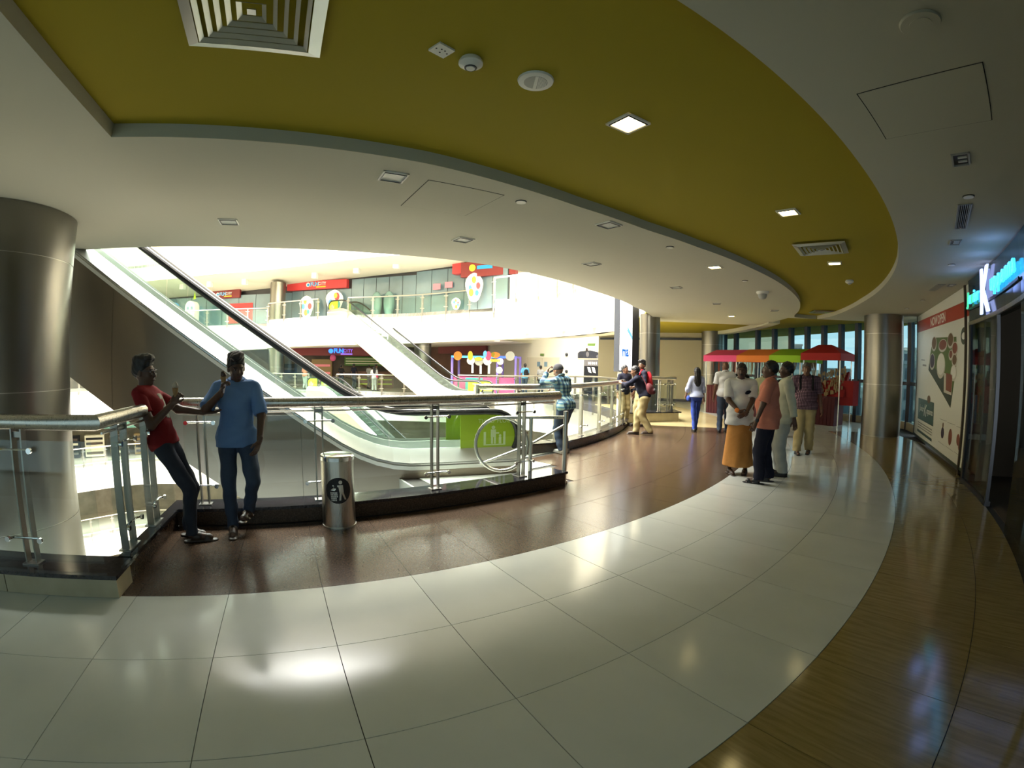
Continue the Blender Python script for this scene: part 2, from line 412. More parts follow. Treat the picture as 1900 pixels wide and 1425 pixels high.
# glazed front beside the poster, door opening, dark shop inside
sp = struct(MB().sector(RW, RW + .012, -40.8, -36.3, .02, 2.38, 4).build('window_1', 'shop_glass'))
MB().sector(RW - .02, RW + .04, -36.35, -36.05, 0, 2.42, 1).build('frame_post', 'dark_metal', sp)
MB().sector(RW - .015, RW + .03, -40.95, -40.80, 0, 2.38, 1).build('frame_post', 'dark_metal', sp)
MB().sector(RW - .02, RW + .06, -40.9, -36.2, 0, .06, 4).build('frame_rail', 'dark_metal', sp)
MB().sector(RW - .05, RW - .02, -37.9, -37.8, .95, 1.35, 1).build('handle', 'dark_metal', sp)
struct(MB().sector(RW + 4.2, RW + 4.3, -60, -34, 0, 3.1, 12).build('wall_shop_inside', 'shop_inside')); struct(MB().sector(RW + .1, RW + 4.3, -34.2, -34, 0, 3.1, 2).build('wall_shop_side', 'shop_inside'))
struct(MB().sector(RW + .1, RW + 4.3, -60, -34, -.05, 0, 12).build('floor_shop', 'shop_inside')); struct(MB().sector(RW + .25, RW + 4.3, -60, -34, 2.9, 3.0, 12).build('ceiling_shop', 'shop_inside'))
ct = thing('shop_counter', 'wood fronted food counter with dark top inside the shop doorway', 'counter', P(RW + 1.3, -43.2), rad(47))
MB().box((-.5, -.3, 0), (.5, .3, .92)).build('body', 'cream_stone', ct)
MB().box((-.55, -.36, .92), (.55, .36, .97)).build('counter_top', 'black_granite', ct)
for i in range(5): MB().box((-.4 + i * .17, -.15, .97), (-.28 + i * .17, .1, 1.03 + .015 * (i % 3))).build('paper_stack', 'white_plastic', ct)

# poster wall: straight panel between the shop front and the windows
PA, PB = Vector((7.14, 5.50, 0)), Vector((10.45, 9.95, 0))
PT = (PB - PA).normalized(); PLEN = (PB - PA).length
PW = frame(PA, PT)                                  # x along the wall away from us, y into the wall's left
mat('poster_white', (.80, .81, .74), .35)
struct(MB().box((-.02, -.30, 0), (PLEN + .1, -.08, 3.12), PW).build('wall_poster_backing', 'paint_beige'))
struct(MB().box((-.05, -.07, 0), (PLEN + .05, .02, .10), PW).build('baseboard_right', 'dark_metal'))

# ================================================================== window wall and outside glazing
WA, WB = Vector((9.45, 20.6, 0)), Vector((11.45, 12.35, 0))
WD = (WB - WA)
def on_win(az):
    d = Vector((sin(rad(az)), cos(rad(az)), 0)); n = Vector((WD.y, -WD.x, 0))
    return d * (WA.dot(n) / d.dot(n))
WM = frame((0, 0, 0), WD)
wazs = [24.9, 26.23, 28.69, 30.58, 32.46, 34.26, 36.11, 38.01, 39.83, 41.6]
wn = 2
prev = None
for i, az in enumerate(wazs):
    q = on_win(az); M = frame(q, WD)
    struct(MB().box((-.07, -.10, 0), (.07, .10, 3.2), M).build('trim_%d' % (10 + i), 'mullion'))
    if prev is not None:
        L = (q - prev).length; M2 = frame(prev, WD)
        w = struct(MB().box((.07, -.006, .22), (L - .07, .006, 3.2), M2).build('window_%d' % wn, 'window_glass')); wn += 1
        MB().box((.07, -.05, 1.28), (L - .07, .05, 1.38), M2).build('window_frame', 'mullion', w)
        MB().box((.07, -.08, 0), (L - .07, .08, .22), M2).build('window_sill', 'paint_beige', w)
    prev = q
# glazing between the column and the poster
for a, b in ((Vector((11.45, 12.35, 0)), Vector((11.55, 11.35, 0))), (Vector((11.55, 11.35, 0)), Vector((10.95, 10.35, 0)))):
    L = (b - a).length; M2 = frame(a, b - a)
    w = struct(MB().box((.05, -.006, .22), (L - .05, .006, 3.2), M2).build('window_%d' % wn, 'window_glass')); wn += 1
    MB().box((.05, -.05, 1.28), (L - .05, .05, 1.38), M2).build('window_frame', 'mullion', w)
    MB().box((0, -.08, 0), (L, .08, .22), M2).build('window_sill', 'cream_stone', w)
    MB().box((L - .07, -.09, 0), (L + .07, .09, 3.2), M2).build('window_post', 'mullion', w)
# back wall with a plain roller shutter at the end of the walkway
wb = struct(MB().wall([(4.2, 23.4), (9.45, 20.9)], 0, 3.25, .2).build('wall_back', 'paint_beige'))
MB().wall([(4.25, 23.30), (9.35, 20.86)], 0.0, .12, .1).build('baseboard', 'dark_metal', wb)
MB().wall([(4.25, 23.28), (9.35, 20.84)], 2.86, 2.96, .1).build('shutter_box', 'mullion', wb)

# ================================================================== columns
def column(c, r, z0, z1, seams, label, rings=True):
    t = thing('column', label, 'column', (c[0], c[1], 0), 0)
    zs = [z0] + list(seams) + [z1]
    for i in range(len(zs) - 1):
        MB().lathe([(r, zs[i] + .004), (r, zs[i + 1] - .004)], 56).build('cladding_drum', 'steel_column', t, smooth=True)
    MB().lathe([(r - .006, z0), (r - .006, z1)], 48).build('core', 'steel_light', t, smooth=True)
    return t
c1 = column((-5.238, 3.39), .765, -14.4, 3.1, [-12, -9.6, -7.2, -4.8, -2.4, 0, 1.32, 2.61], 'wide brushed steel column at the left beside the railing')
MB().box((.7649, -.003, 2.62), (.7665, .003, 3.09), Matrix.Rotation(rad(-57), 4, 'Z')).build('vertical_seam', 'dark_metal', c1)
column((9.62, 10.47), .525, 0, 3.1, [1.32, 2.61], 'brushed steel column beside the food poster')
column((4.20, 14.45), .315, .29, 3.2, [1.32, 2.61], 'slim steel column standing inside the short curved glass rail')
column((8.80, 20.2), .50, 0, 3.2, [1.32, 2.61], 'shaded steel column at the left end of the window wall')
# ================================================================== glass railings
RZ = 1.195                                          # centre height of the round handrail
def post_parts(t, q, tang, z0, z1=RZ - .045, knobs=True, side=-1, w=.03, m='steel'):
    """pair of flat uprights with two bent glass clamps; q on the rail line, tang along it, side = glass side"""
    M = frame((q[0], q[1], 0), (tang[0], tang[1], 0))
    b = MB()
    for x in (-w - .008, w - .004): b.box((x, -.03, z0), (x + .012, .03, z1), M)
    b.box((-w, -.012, z1 - .06), (w, .012, z1 - .02), M).box((-w - .03, -.05, z0), (w + .03, .05, z0 + .012), M)
    p = b.build('post', m, t)
    if knobs:
        for z in (z0 + .20, z1 - .14):
            c = MB().tube([M @ Vector((x, y, z)) for x, y in ((-.14, side * .075), (-.125, side * .045), (-.10, side * .03), (.10, side * .03), (.125, side * .045), (.14, side * .075))], .009, 8)
            for sx in (-.14, .14): c.tube([M @ Vector((sx, side * .066, z)), M @ Vector((sx, side * .086, z))], .021, 10)
            c.build('clamp', 'chrome', p, smooth=True)
    return p
def glass_strip(t, pts, z0, z1, m='rail_glass', th=.012): return MB().wall([(q[0], q[1]) for q in pts], z0, z1, th).build('glass_panel', m, t)

nr = thing('railing', 'near steel handrail with glass panels on a black granite kerb', 'railing', P(13.36, -58, .18))
nr_inv = Matrix.Translation(-Vector(nr.location))
path = arc(14.95, -84, -68.95, 12, RZ) + [P(13.50, -68.80, RZ)] + arc(13.36, -68.4, -48.85, 26, RZ)
def reparent(o, t): o.matrix_local = Matrix.Translation(-Vector(t.location)) @ o.matrix_local; return o
hr = MB().tube(path, .055, 16).build('handrail', 'steel', nr, smooth=True)
MB().tube(arc(13.36, -68.2, -49.2, 22, RZ - .085), .010, 6).build('under_bar', 'steel', nr)
MB().tube([P(14.85, -68.93, RZ - .085), P(13.5, -68.8, RZ - .085)], .010, 6).build('under_bar', 'steel', nr)
posts = [-67.45, -62.35, -56.85, -51.65]
for a in posts:
    tg = (P(13.36, a + .1) - P(13.36, a - .1)); post_parts(nr, P(13.36, a), tg, .18, w=.036, m='steel_backlit')
for r in (14.55, 13.95):
    post_parts(nr, P(r, -68.93), P(13, -68.9) - P(15, -68.9), .18, w=.085, m='steel_backlit')
for a in (-71.35, -76.5): post_parts(nr, P(14.95, a), P(14.95, a + .1) - P(14.95, a - .1), .18, w=.04, m='steel_backlit')
edges = [-68.3] + posts + [-48.75]
for i in range(len(edges) - 1):
    glass_strip(nr, arc(13.42, edges[i] + .12, edges[i + 1] - .12, 6), .215, 1.075)
for r0, r1 in ((14.86, 14.58), (14.52, 13.98), (13.92, 13.45)): glass_strip(nr, [P(r0, -68.72), P(r1, -68.72)], .215, 1.075)
for a0, a1 in ((-76.4, -71.45), (-71.25, -69.0)): glass_strip(nr, arc(15.0, a0, a1, 4), .215, 1.075)
for ch in nr.children: reparent(ch, nr)

# far railing across the escalator opening
fr = thing('railing', 'far steel and glass railing where the man in the blue checked shirt leans', 'railing', P(11.75, -30, .18))
fpath = [Vector((-.60, 8.36, RZ)), Vector((-.2, 8.44, RZ)), Vector((.3, 8.64, RZ)), Vector((.66, 8.86, RZ))] + arc(11.76, -39.4, -17.8, 20, RZ)
MB().tube(fpath, .052, 14).build('handrail', 'steel', fr, smooth=True)
MB().tube([(-.60, 8.36, .18), (-.60, 8.36, RZ + .04)], .05, 12).build('end_post', 'steel', fr, smooth=True)
post_parts(fr, (.12, 8.57), (1, .42), .18)
fa = [-40.2, -35.6, -31, -26.4, -21.8]
for a in fa: post_parts(fr, P(11.76, a), P(11.76, a + .1) - P(11.76, a - .1), .18)
glass_strip(fr, [(-.55, 8.33), (.05, 8.48)], .215, 1.075); glass_strip(fr, [(.18, 8.54), (.76, 8.88)], .215, 1.075)
ed = fa + [-17.8]
for i in range(len(ed) - 1): glass_strip(fr, arc(11.82, ed[i] + .15, ed[i + 1] - .15, 5), .215, 1.075)
for ch in fr.children: reparent(ch, fr)

# short curved railing round the slim column
cr = thing('railing', 'short curved railing end in front of the slim steel column', 'railing', (4.3, 13.8, .29))
cp = [(3.30, 13.60), (3.75, 13.66), (4.25, 13.73), (4.72, 13.80), (4.86, 13.92), (4.90, 14.15), (4.92, 14.6)]
MB().tube([(x, y, 1.27) for x, y in cp], .05, 12).build('handrail', 'steel', cr, smooth=True)
for (x, y), tg in (((3.75, 13.68), (1, .14)), ((4.32, 13.75), (1, .14)), ((4.62, 13.79), (1, .14)), ((4.9, 14.3), (0, 1))): post_parts(cr, (x, y), tg, .29, 1.23)
glass_strip(cr, [(3.4, 13.58), (4.2, 13.69)], .33, 1.14); glass_strip(cr, [(4.28, 13.70), (4.85, 13.78)], .33, 1.14)
for ch in cr.children: reparent(ch, cr)

# ================================================================== loop barrier beside the landing
lb = thing('barrier', 'low steel barrier with a round loop and slanted bar at the escalator landing', 'barrier', (.73, 6.43, 0))
LD = Vector((-1.0, -.10, 0)).normalized()
def lp(s, z): return Vector((.73, 6.43, z)) + LD * s
b = MB().tube([lp(0, 0), lp(0, .985)], .032, 12); b.build('post', 'steel', lb, smooth=True)
MB().tube([lp(0, 0), lp(0, .03)], .05, 12).build('base_ring', 'steel', lb, smooth=True)
loop = [lp(0, .90), lp(.45, .90), lp(.70, .895)] + [lp(.86 - .345 * sin(rad(g)), .535 + .36 * cos(rad(g))) for g in range(-10, -365, -12)]
MB().tube(loop, .022, 10).build('loop_bar', 'steel', lb, smooth=True)
MB().tube([lp(.01, .80), lp(.50, .52), lp(1.14, .27)], .016, 8).build('slant_bar', 'steel_light', lb, smooth=True)
MB().tube([lp(.47, .0), lp(.47, .90)], .026, 10).build('post', 'steel', lb, smooth=True)
for ch in lb.children: reparent(ch, lb)

# ================================================================== escalators
def ramp_fn(s0, slope, rise, bl=.55):
    s1 = s0 + rise / slope
    def soft(x):                                     # smooth corner at 0
        if x <= -bl: return 0.0
        if x >= bl: return x
        return (x + bl) ** 2 / (4 * bl)
    return lambda s: slope * (soft(s - s0) - soft(s - s1))
def escalator(label, Q, az, z0, rise, slope, s0, lo, hi, width=1.25, panel_green=True, down_green=True, sep=1.55, truss=1.47, cladding='steel_cladding', group=None, steps=True, far_low=True):
    """Q = plan point of the near side plane at s = 0; az = plan direction of going up; lo, hi = extent in s"""
    d = Vector((cos(rad(az)), sin(rad(az)), 0)); n = Vector((-d.y, d.x, 0))
    if n.dot(Vector((Q[0], Q[1], 0))) < 0: n = -n     # n points away from us
    f = ramp_fn(s0, slope, rise)
    t = thing('escalator', label, 'escalator', (Q[0], Q[1], z0), 0, group)
    def W(s, k, z): return d * s + n * k + Vector((0, 0, z))    # local to the thing
    N = 44; S = [lo + (hi - lo) * i / N for i in range(N + 1)]
    def strip(fl_, fu_, k0, k1, name, m, parent=t, ss=S, smooth=False):
        b = MB()
        for i in range(len(ss) - 1):
            a, c = ss[i], ss[i + 1]
            b.add([W(a, k0, fl_(a)), W(c, k0, fl_(c)), W(c, k0, fu_(c)), W(a, k0, fu_(a)), W(a, k1, fl_(a)), W(c, k1, fl_(c)), W(c, k1, fu_(c)), W(a, k1, fu_(a))],
                  [(0, 1, 2, 3), (7, 6, 5, 4), (0, 4, 5, 1), (3, 2, 6, 7)] + ([(0, 3, 7, 4)] if i == 0 else []) + ([(1, 5, 6, 2)] if i == len(ss) - 2 else []))
        return b.build(name, m, parent, smooth=smooth)
    bl_ = lambda s: .11 + f(s); bt_ = lambda s: .38 + f(s); hr_ = lambda s: .90 + f(s)
    # outer cladding, in plates
    cuts = [lo] + [x for x in np.arange(s0 + 1.0, hi - .5, 2.6)] + [hi]
    for side, k in ((0, 0.0), (1, width + .36)):
        for i in range(len(cuts) - 1):
            ss = list(np.linspace(cuts[i] + .002, cuts[i + 1] - .002, 18))
            strip(lambda s: f(s) - truss, bl_, k, k + (.03 if side == 0 else -.03), 'cladding_plate', cladding, ss=ss)
        strip(bl_, lambda s: bl_(s) + .055, k - (.004 if side == 0 else -.004), k + (.10 if side == 0 else -.10), 'white_trim', 'paint_white')
        strip(lambda s: bl_(s) + .055, lambda s: bl_(s) + .10, k + (.03 if side == 0 else -.03), k + (.10 if side == 0 else -.10), 'trim_groove', 'aluminium')
        sg_ = 1 if side == 0 else -1
        bd = MB()
        for i in range(N):
            a, c = S[i], S[i + 1]
            A_ = [W(a, k + sg_ * .0, bl_(a) + .10), W(a, k + sg_ * .165, bt_(a)), W(a, k + sg_ * .165, bl_(a) + .08), W(a, k + sg_ * .03, bl_(a) + .08)]
            C_ = [W(c, k + sg_ * .0, bl_(c) + .10), W(c, k + sg_ * .165, bt_(c)), W(c, k + sg_ * .165, bl_(c) + .08), W(c, k + sg_ * .03, bl_(c) + .08)]
            bd.add(A_ + C_, [(0, 1, 5, 4), (1, 2, 6, 5), (2, 3, 7, 6), (3, 0, 4, 7)] + ([(3, 2, 1, 0)] if i == 0 else []) + ([(4, 5, 6, 7)] if i == N - 1 else []))
        bd.build('deck', 'deck_metal', t, smooth=True)
    strip(lambda s: f(s) - truss, lambda s: f(s) - truss + .03, .03, width + .33, 'soffit_plate', cladding)
    for side, k in ((0, .17), (1, width + .19)):
        # glass sheets
        g = list(np.arange(lo + .35, hi - .3, sep)) + [hi - .3]
        for i in range(len(g) - 1):
            strip(bt_, lambda s: hr_(s) - .03, k - .005, k + .005, 'glass_panel', 'esc_glass', ss=list(np.linspace(g[i] + .008, g[i + 1] - .008, 8)))
        # rounded newel sheets and the handrail loop
        zc = .535
        for e, sgn in ((lo + .35, -1), (hi - .3, 1)):
            fe = f(e); a = [(e, fe + .19)] + [(e + sgn * .34 * sin(rad(q)), fe + zc - .33 * cos(rad(q))) for q in range(10, 181, 17)]
            MB().loop_solid([W(s, k - .005, z) for s, z in a], [W(s, k + .005, z) for s, z in a]).build('newel_glass', 'esc_glass', t)
        hp = [W(lo + .7, k, .17 + f(lo + .7))] + [W(lo + .35 - .36 * sin(rad(q)), k, zc + f(lo) - .36 * cos(rad(q))) for q in range(0, 181, 15)]
        hp += [W(s, k, hr_(s)) for s in np.linspace(lo + .5, hi - .45, 46)]
        hp += [W(hi - .3 + .36 * sin(rad(q)), k, zc + f(hi) + .36 * cos(rad(q))) for q in range(0, 181, 15)] + [W(hi - .65, k, .17 + f(hi))]
        MB().tube(hp, .047, 10).build('handrail', 'rubber', t, smooth=True)
    # steps
    if steps:
        run = .2 / slope; ns = int(rise / .2)
        me = None
        for i in range(ns):
            s = s0 + run * i; z = .2 * i + .0
            b = MB(); k0, k1 = .34, width + .02
            b.loop_solid([W(s, k0, z - .2), W(s + run + .02, k0, z - .2), W(s + run + .02, k0, z + .2), W(s, k0, z + .2)], [W(s, k1, z - .2), W(s + run + .02, k1, z - .2), W(s + run + .02, k1, z + .2), W(s, k1, z + .2)])
            o = b.build('step', 'step_metal', t)
            if i == 0: pass
        strip(lambda s: f(s) - .3, lambda s: f(s) + .36, .30, .335, 'skirt', 'aluminium'); strip(lambda s: f(s) - .3, lambda s: f(s) + .36, width + .025, width + .06, 'skirt', 'aluminium')
    MB().add([W(lo + .2, .3, .005), W(s0, .3, .005), W(s0, width + .06, .005), W(lo + .2, width + .06, .005)], [(0, 1, 2, 3)]).build('comb_plate', 'aluminium', t)
    # green safety signs on the lower newels, with printed pictures
    def sign(e, sgn, k, words):
        fe = f(e); kk = k - .012
        a = [(e - sgn * .52, fe + .20)] + [(e + sgn * .32 * sin(rad(q)), fe + .535 - .325 * cos(rad(q))) for q in range(0, 181, 18)] + [(e - sgn * .52, fe + .86)]
        o = MB().loop_solid([W(s, kk - .003, z) for s, z in a], [W(s, kk + .003, z) for s, z in a]).build('safety_sign', 'green_sign', t)
        M0 = Matrix.Translation(W(e, kk - .0045, 0)) @ Matrix(((-d.x, 0, -n.x, 0), (-d.y, 0, -n.y, 0), (0, 1, 0, 0), (0, 0, 0, 1)))
        for w_, wx in (words or ()): text('sign_lettering', w_, .085, .0005, 'pale_green_print', o, M0 @ Matrix.Translation((wx, fe + .76, 0)))
        fig = MB()
        F = lambda x0, z0_, x1, z1_: fig.add([M0 @ Vector((x0, fe + z0_, 0)), M0 @ Vector((x1, fe + z0_, 0)), M0 @ Vector((x1, fe + z1_, 0)), M0 @ Vector((x0, fe + z1_, 0))], [(0, 1, 2, 3)])
        def disc(x, z, r): fig.add([M0 @ Vector((x + r * cos(q), fe + z + r * sin(q), 0)) for q in np.linspace(0, 2 * pi, 13)[:-1]], [list(range(12))])
        F(-.17, .40, .17, .415); F(-.17, .40, -.135, .60); F(.135, .40, .17, .60)
        disc(-.02, .665, .028); F(-.06, .52, .02, .635); F(-.055, .42, -.025, .53); F(-.01, .42, .02, .53); F(.02, .57, .07, .59)
        disc(.085, .54, .02); F(.065, .42, .105, .52)
        for x in (-.17, -.055, .06, .175): disc(x, .28, .036)
        fig.build('sign_picture', 'pale_green_print', o)
    if panel_green:
        for k in (.17, width + .19): sign(lo + .35, -1, k, (('THIRD', -.13), ('FLOOR', .17)))
    if down_green:
        for k in (.17, width + .19): sign(hi - .3, 1, k, None)
    return t
mat('deck_metal', (.80, .80, .78), .32, .85)
mat('step_metal', (.17, .19, .18), .45, .6)
mat('esc_pale', (.36, .32, .26), .5); mat('esc_pale2', (.40, .38, .26), .5)
escalator('large escalator rising to the left behind the near railing', (-.613, 6.772), -159.8, 0, 4.6, .678, 1.30, -.80, 9.4, width=.95, down_green=False)
# ================================================================== the other sides of the atrium
mat('red_fascia', (.62, .045, .050), .45); mat('dark_red_fascia', (.20, .022, .022), .5)
mat('sign_blue', (.02, .33, .75), .4); mat('sign_white', (.85, .85, .85), .4); mat('sign_violet', (.35, .16, .60), .4)
mat('sign_blue_lit', (.05, .3, .9), .4, emit=(.02, .16, 1.0), emit_s=1.6); mat('sign_violet_lit', (.3, .15, .8), .4, emit=(.22, .10, .75), emit_s=.9)
mat('shopfront_glass', (.11, .17, .20), .04, spec=.9, noise=(.35, (.20, .30, .36), .2))  # blue-white reflection is painted into the base colour
mat('teal_glass', (.17, .30, .28), .08, noise=(.5, (.24, .38, .36), .2))
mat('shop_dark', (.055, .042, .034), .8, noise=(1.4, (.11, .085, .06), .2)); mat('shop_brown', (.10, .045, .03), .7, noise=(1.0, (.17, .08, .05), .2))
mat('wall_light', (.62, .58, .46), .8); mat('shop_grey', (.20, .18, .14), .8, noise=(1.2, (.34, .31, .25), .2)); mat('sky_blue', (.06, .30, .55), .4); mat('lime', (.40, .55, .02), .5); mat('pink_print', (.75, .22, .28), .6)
mat('orange', (.80, .25, .04), .6); mat('yellow', (.80, .58, .04), .5); mat('teal', (.05, .42, .36), .5); mat('magenta', (.60, .08, .22), .5); mat('cardboard', (.42, .28, .13), .8)
mat('floor_far', (.45, .42, .36), .25); mat('green_dark', (.06, .14, .02), .7)
def edge_slab(edge, zt, depth, thick, name, m, floor_m, lip=None):
    """floor edge band towards the void with its floor going back"""
    w = struct(MB().wall(edge, [z - thick for z in zt], zt, .3).build(name, m, smooth=True))
    b = MB()
    for i in range(len(edge) - 1):
        (x0, y0), (x1, y1) = edge[i], edge[i + 1]
        def back(x, y, dd):
            r = math.hypot(x - CX, y - CY) or 1
            return (x + (x - CX) / r * dd, y + (y - CY) / r * dd)
        q0, q1 = back(x0, y0, depth), back(x1, y1, depth)
        b.loop_solid([(x0, y0, zt[i] - .2), (x1, y1, zt[i + 1] - .2), (*q1, zt[i + 1] - .2), (*q0, zt[i] - .2)],
                     [(x0, y0, zt[i] - .002), (x1, y1, zt[i + 1] - .002), (*q1, zt[i + 1] - .002), (*q0, zt[i] - .002)])
    b.build('floor_deck', floor_m, w)
    b = MB()
    for i in range(len(edge) - 1):
        (x0, y0), (x1, y1) = edge[i], edge[i + 1]
        q0, q1 = back(x0, y0, depth), back(x1, y1, depth)
        b.add([(x0, y0, zt[i] - thick), (x1, y1, zt[i + 1] - thick), (*q1, zt[i + 1] - thick), (*q0, zt[i] - thick)], [(0, 1, 2, 3)])
    b.build('soffit', lip or 'paint_cream', w)
    return w
E1 = [(-16.02, 29.42), (-12.18, 28.83), (-7.17, 28.93), (-4.59, 28.53), (-1.03, 26.98)]
Z1 = [4.30, 4.43, 4.55, 4.64, 4.75]
def dens(pts, zs, n=4):
    """rounder polyline (Catmull-Rom)"""
    P3 = [Vector((x, y, z)) for (x, y), z in zip(pts, zs)]; out = []
    for i in range(len(P3) - 1):
        p0 = P3[max(i - 1, 0)]; p1 = P3[i]; p2 = P3[i + 1]; p3 = P3[min(i + 2, len(P3) - 1)]
        for k in range(n):
            t = k / n
            out.append(.5 * ((2 * p1) + (-p0 + p2) * t + (2 * p0 - 5 * p1 + 4 * p2 - p3) * t * t + (-p0 + 3 * p1 - 3 * p2 + p3) * t ** 3))
    out.append(P3[-1])
    return [(v.x, v.y) for v in out], [v.z for v in out]
e, z = dens(E1, Z1); edge_slab(e, z, 8, 1.83, 'wall_balcony_far', 'paint_white', 'floor_far')
struct(MB().wall([(-17.3, 31.6), (-16.02, 29.42)], 2.48, 4.30, .3).build('wall_balcony_side', 'paint_white'))
W1 = [(-27.5, 26.3), (-23.7, 28.41), (-21.48, 29.51), (-18.15, 31.09), (-17.3, 31.56)]; ZW = [3.75, 3.85, 4.0, 4.19, 4.25]
edge_slab(W1, ZW, 7, 1.78, 'wall_balcony_wing', 'paint_white', 'floor_far')
E1R = [(-.9, 23.58), (.5, 22.5), (1.64, 21.34), (2.41, 19.75), (3.0, 18.2), (3.45, 16.54)]
e, z = dens(E1R, [4.70] * 6); edge_slab(e, z, 1.0, 1.90, 'wall_balcony_right', 'paint_white', 'floor_far')
struct(MB().wall([(-1.03, 26.98), (-.9, 23.58)], 2.80, 4.74, .3).build('wall_balcony_return', 'paint_white'))
cv = struct(MB().wall(e[3:], 2.84, [3.45 + .25 * min(1, i / 4) for i in range(len(e) - 3)], -.03).build('trim_20', 'paint_cream'))
E2 = [(-32.9, 29.22), (-28.14, 29.27), (-23.72, 29.04), (-19.6, 28.51), (-16.09, 28.24), (-10.99, 26.84), (-7.33, 25.57), (-4.84, 25.04), (-1.0, 23.2)]
e, z = dens(E2, [8.60] * 9, 3); edge_slab(e, z, 7, 1.22, 'wall_balcony_top', 'paint_white', 'floor_far')
# sloping cream cove between the top balcony and the shop fronts
S1 = [(-31.5, 32.4), (-27.23, 31.98), (-22.09, 32.14), (-15.34, 31.46), (-10.66, 30.7), (-6.01, 29.39), (-2.85, 27.86), (-.3, 25.9)]
zc = [6.35, 6.45, 6.55, 6.85, 7.10, 7.25, 7.35, 7.38]
E2s = [(-32.9, 29.22), (-28.14, 29.27), (-23.0, 28.95), (-16.09, 28.24), (-11.3, 26.95), (-7.0, 25.5), (-4.2, 24.8), (-1.0, 23.2)]
b = MB()
for i in range(len(S1) - 1):
    b.add([(*E2s[i], 7.37), (*E2s[i + 1], 7.37), (*S1[i + 1], zc[i + 1]), (*S1[i], zc[i])], [(0, 1, 2, 3)])
cove = struct(b.build('ceiling_cove', 'paint_cream'))
lampcov = MB().box((-.17, -.17, -.20), (.17, .17, .25)).mesh('cove_lamp', 'paint_white')
for n_, (x, y, zz) in enumerate(((-23.9, 30.2, 6.96), (-21.3, 30.0, 6.98), (-18.3, 29.9, 7.0), (-12.7, 29.2, 7.1), (-9.6, 28.4, 7.2), (-6.9, 27.6, 7.3))):
    o = link('cove_lamp', lampcov); o.location = (x, y, zz)
    tag(o, '%s white cube lamp from the left on the cove above the upper shops' % ('first second third fourth fifth sixth'.split()[n_]), 'lamp', 'cube lamps on the upper cove')
for n_, k in enumerate((4, 8, 12)):
    q = e2 = None
for n_, (x, y) in enumerate(((.62, 22.33), (2.1, 20.35), (2.98, 18.0))):
    o = link('cove_lamp', lampcov); o.location = (x - .05, y - .1, 3.2)
    tag(o, '%s white cube lamp on the cream band beside the tall screen' % ('leftmost middle rightmost'.split()[n_]), 'lamp', 'cube lamps on the lower band')
# level 0 opposite, and the floors below
E0 = [(-31, 14), (-29.5, 20), (-27.2, 25.2), (-24.27, 27.93), (-16.26, 29.86), (-13.13, 29.73), (-8.54, 29.8), (-3.98, 29.23), (-1.44, 27.96), (1.36, 24.96), (3.63, 21.7), (4.35, 18.5)]
Z0 = [-.4, -.4, -.4, -.38, -.30, -.30, -.30, -.25, -.2, -.12, -.05, 0]
e, z = dens(E0, Z0, 3); edge_slab(e, z, 8.5, 1.8, 'wall_balcony_level', 'paint_white', 'floor_far')
edge_slab(e, [q - 4.75 for q in z], 8.5, 1.8, 'wall_balcony_lower', 'paint_white', 'floor_far')
edge_slab([P(12.2, a)[:2] for a in np.arange(-30, 16, 6)], [-4.7] * 8, 8, 1.8, 'wall_balcony_lower_right', 'paint_white', 'floor_far')
edge_slab(e, [q - 9.5 for q in z], 8.5, 1.8, 'wall_balcony_bottom', 'paint_white', 'floor_far')
struct(MB().lathe([(40, -14.6), (40, -14.4)], 40, (CX, CY, 0)).build('floor_ground', 'floor_far'))
S0 = [(-33, 25), (-30, 30), (-26, 32.2), (-18.1, 33.41), (-12.14, 34.43), (-6.04, 35.49), (-1.75, 33.95), (1.2, 30.4), (6.0, 25.85)]
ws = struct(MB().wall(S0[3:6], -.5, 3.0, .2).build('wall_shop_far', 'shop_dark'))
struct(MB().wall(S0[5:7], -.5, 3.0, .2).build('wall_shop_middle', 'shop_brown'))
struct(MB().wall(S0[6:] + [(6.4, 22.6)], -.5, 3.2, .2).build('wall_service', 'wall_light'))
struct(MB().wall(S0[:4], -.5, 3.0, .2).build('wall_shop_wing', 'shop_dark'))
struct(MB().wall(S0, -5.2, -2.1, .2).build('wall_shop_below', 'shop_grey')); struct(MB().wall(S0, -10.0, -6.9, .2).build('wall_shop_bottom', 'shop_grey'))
# upper shop fronts in glass bays
s1 = struct(MB().wall(S1[:7], 3.9, 7.5, .15).build('wall_shop_upper', 'dark_metal')); struct(MB().wall(S1[6:], 4.70, 7.5, .15).build('wall_shop_corner', 'dark_metal'))
def bays(A, B, n, z0, z1, m, parent, name='shop_pane'):
    A = Vector((*A, 0)); B = Vector((*B, 0)); L = (B - A).length; M = frame(A, B - A)
    for i in range(n):
        MB().box((L * i / n + .02, -.03, z0), (L * (i + 1) / n - .02, -.005, z1), M).build(name, m, parent)
bays(S1[4], S1[5], 5, 4.55, 7.02, 'shopfront_glass', s1); bays(S1[5], S1[6], 3, 4.6, 7.2, 'shopfront_glass', s1); bays(S1[6], S1[7], 3, 4.65, 7.2, 'shopfront_glass', s1)
bays(S1[3], S1[4], 5, 4.4, 6.42, 'shopfront_glass', s1); bays(S1[1], S1[3], 8, 4.2, 6.35, 'shopfront_glass', s1)
bays((-22.6, 32.05), (-19.2, 31.75), 3, 4.1, 5.75, 'teal_glass', s1, 'glass_board')
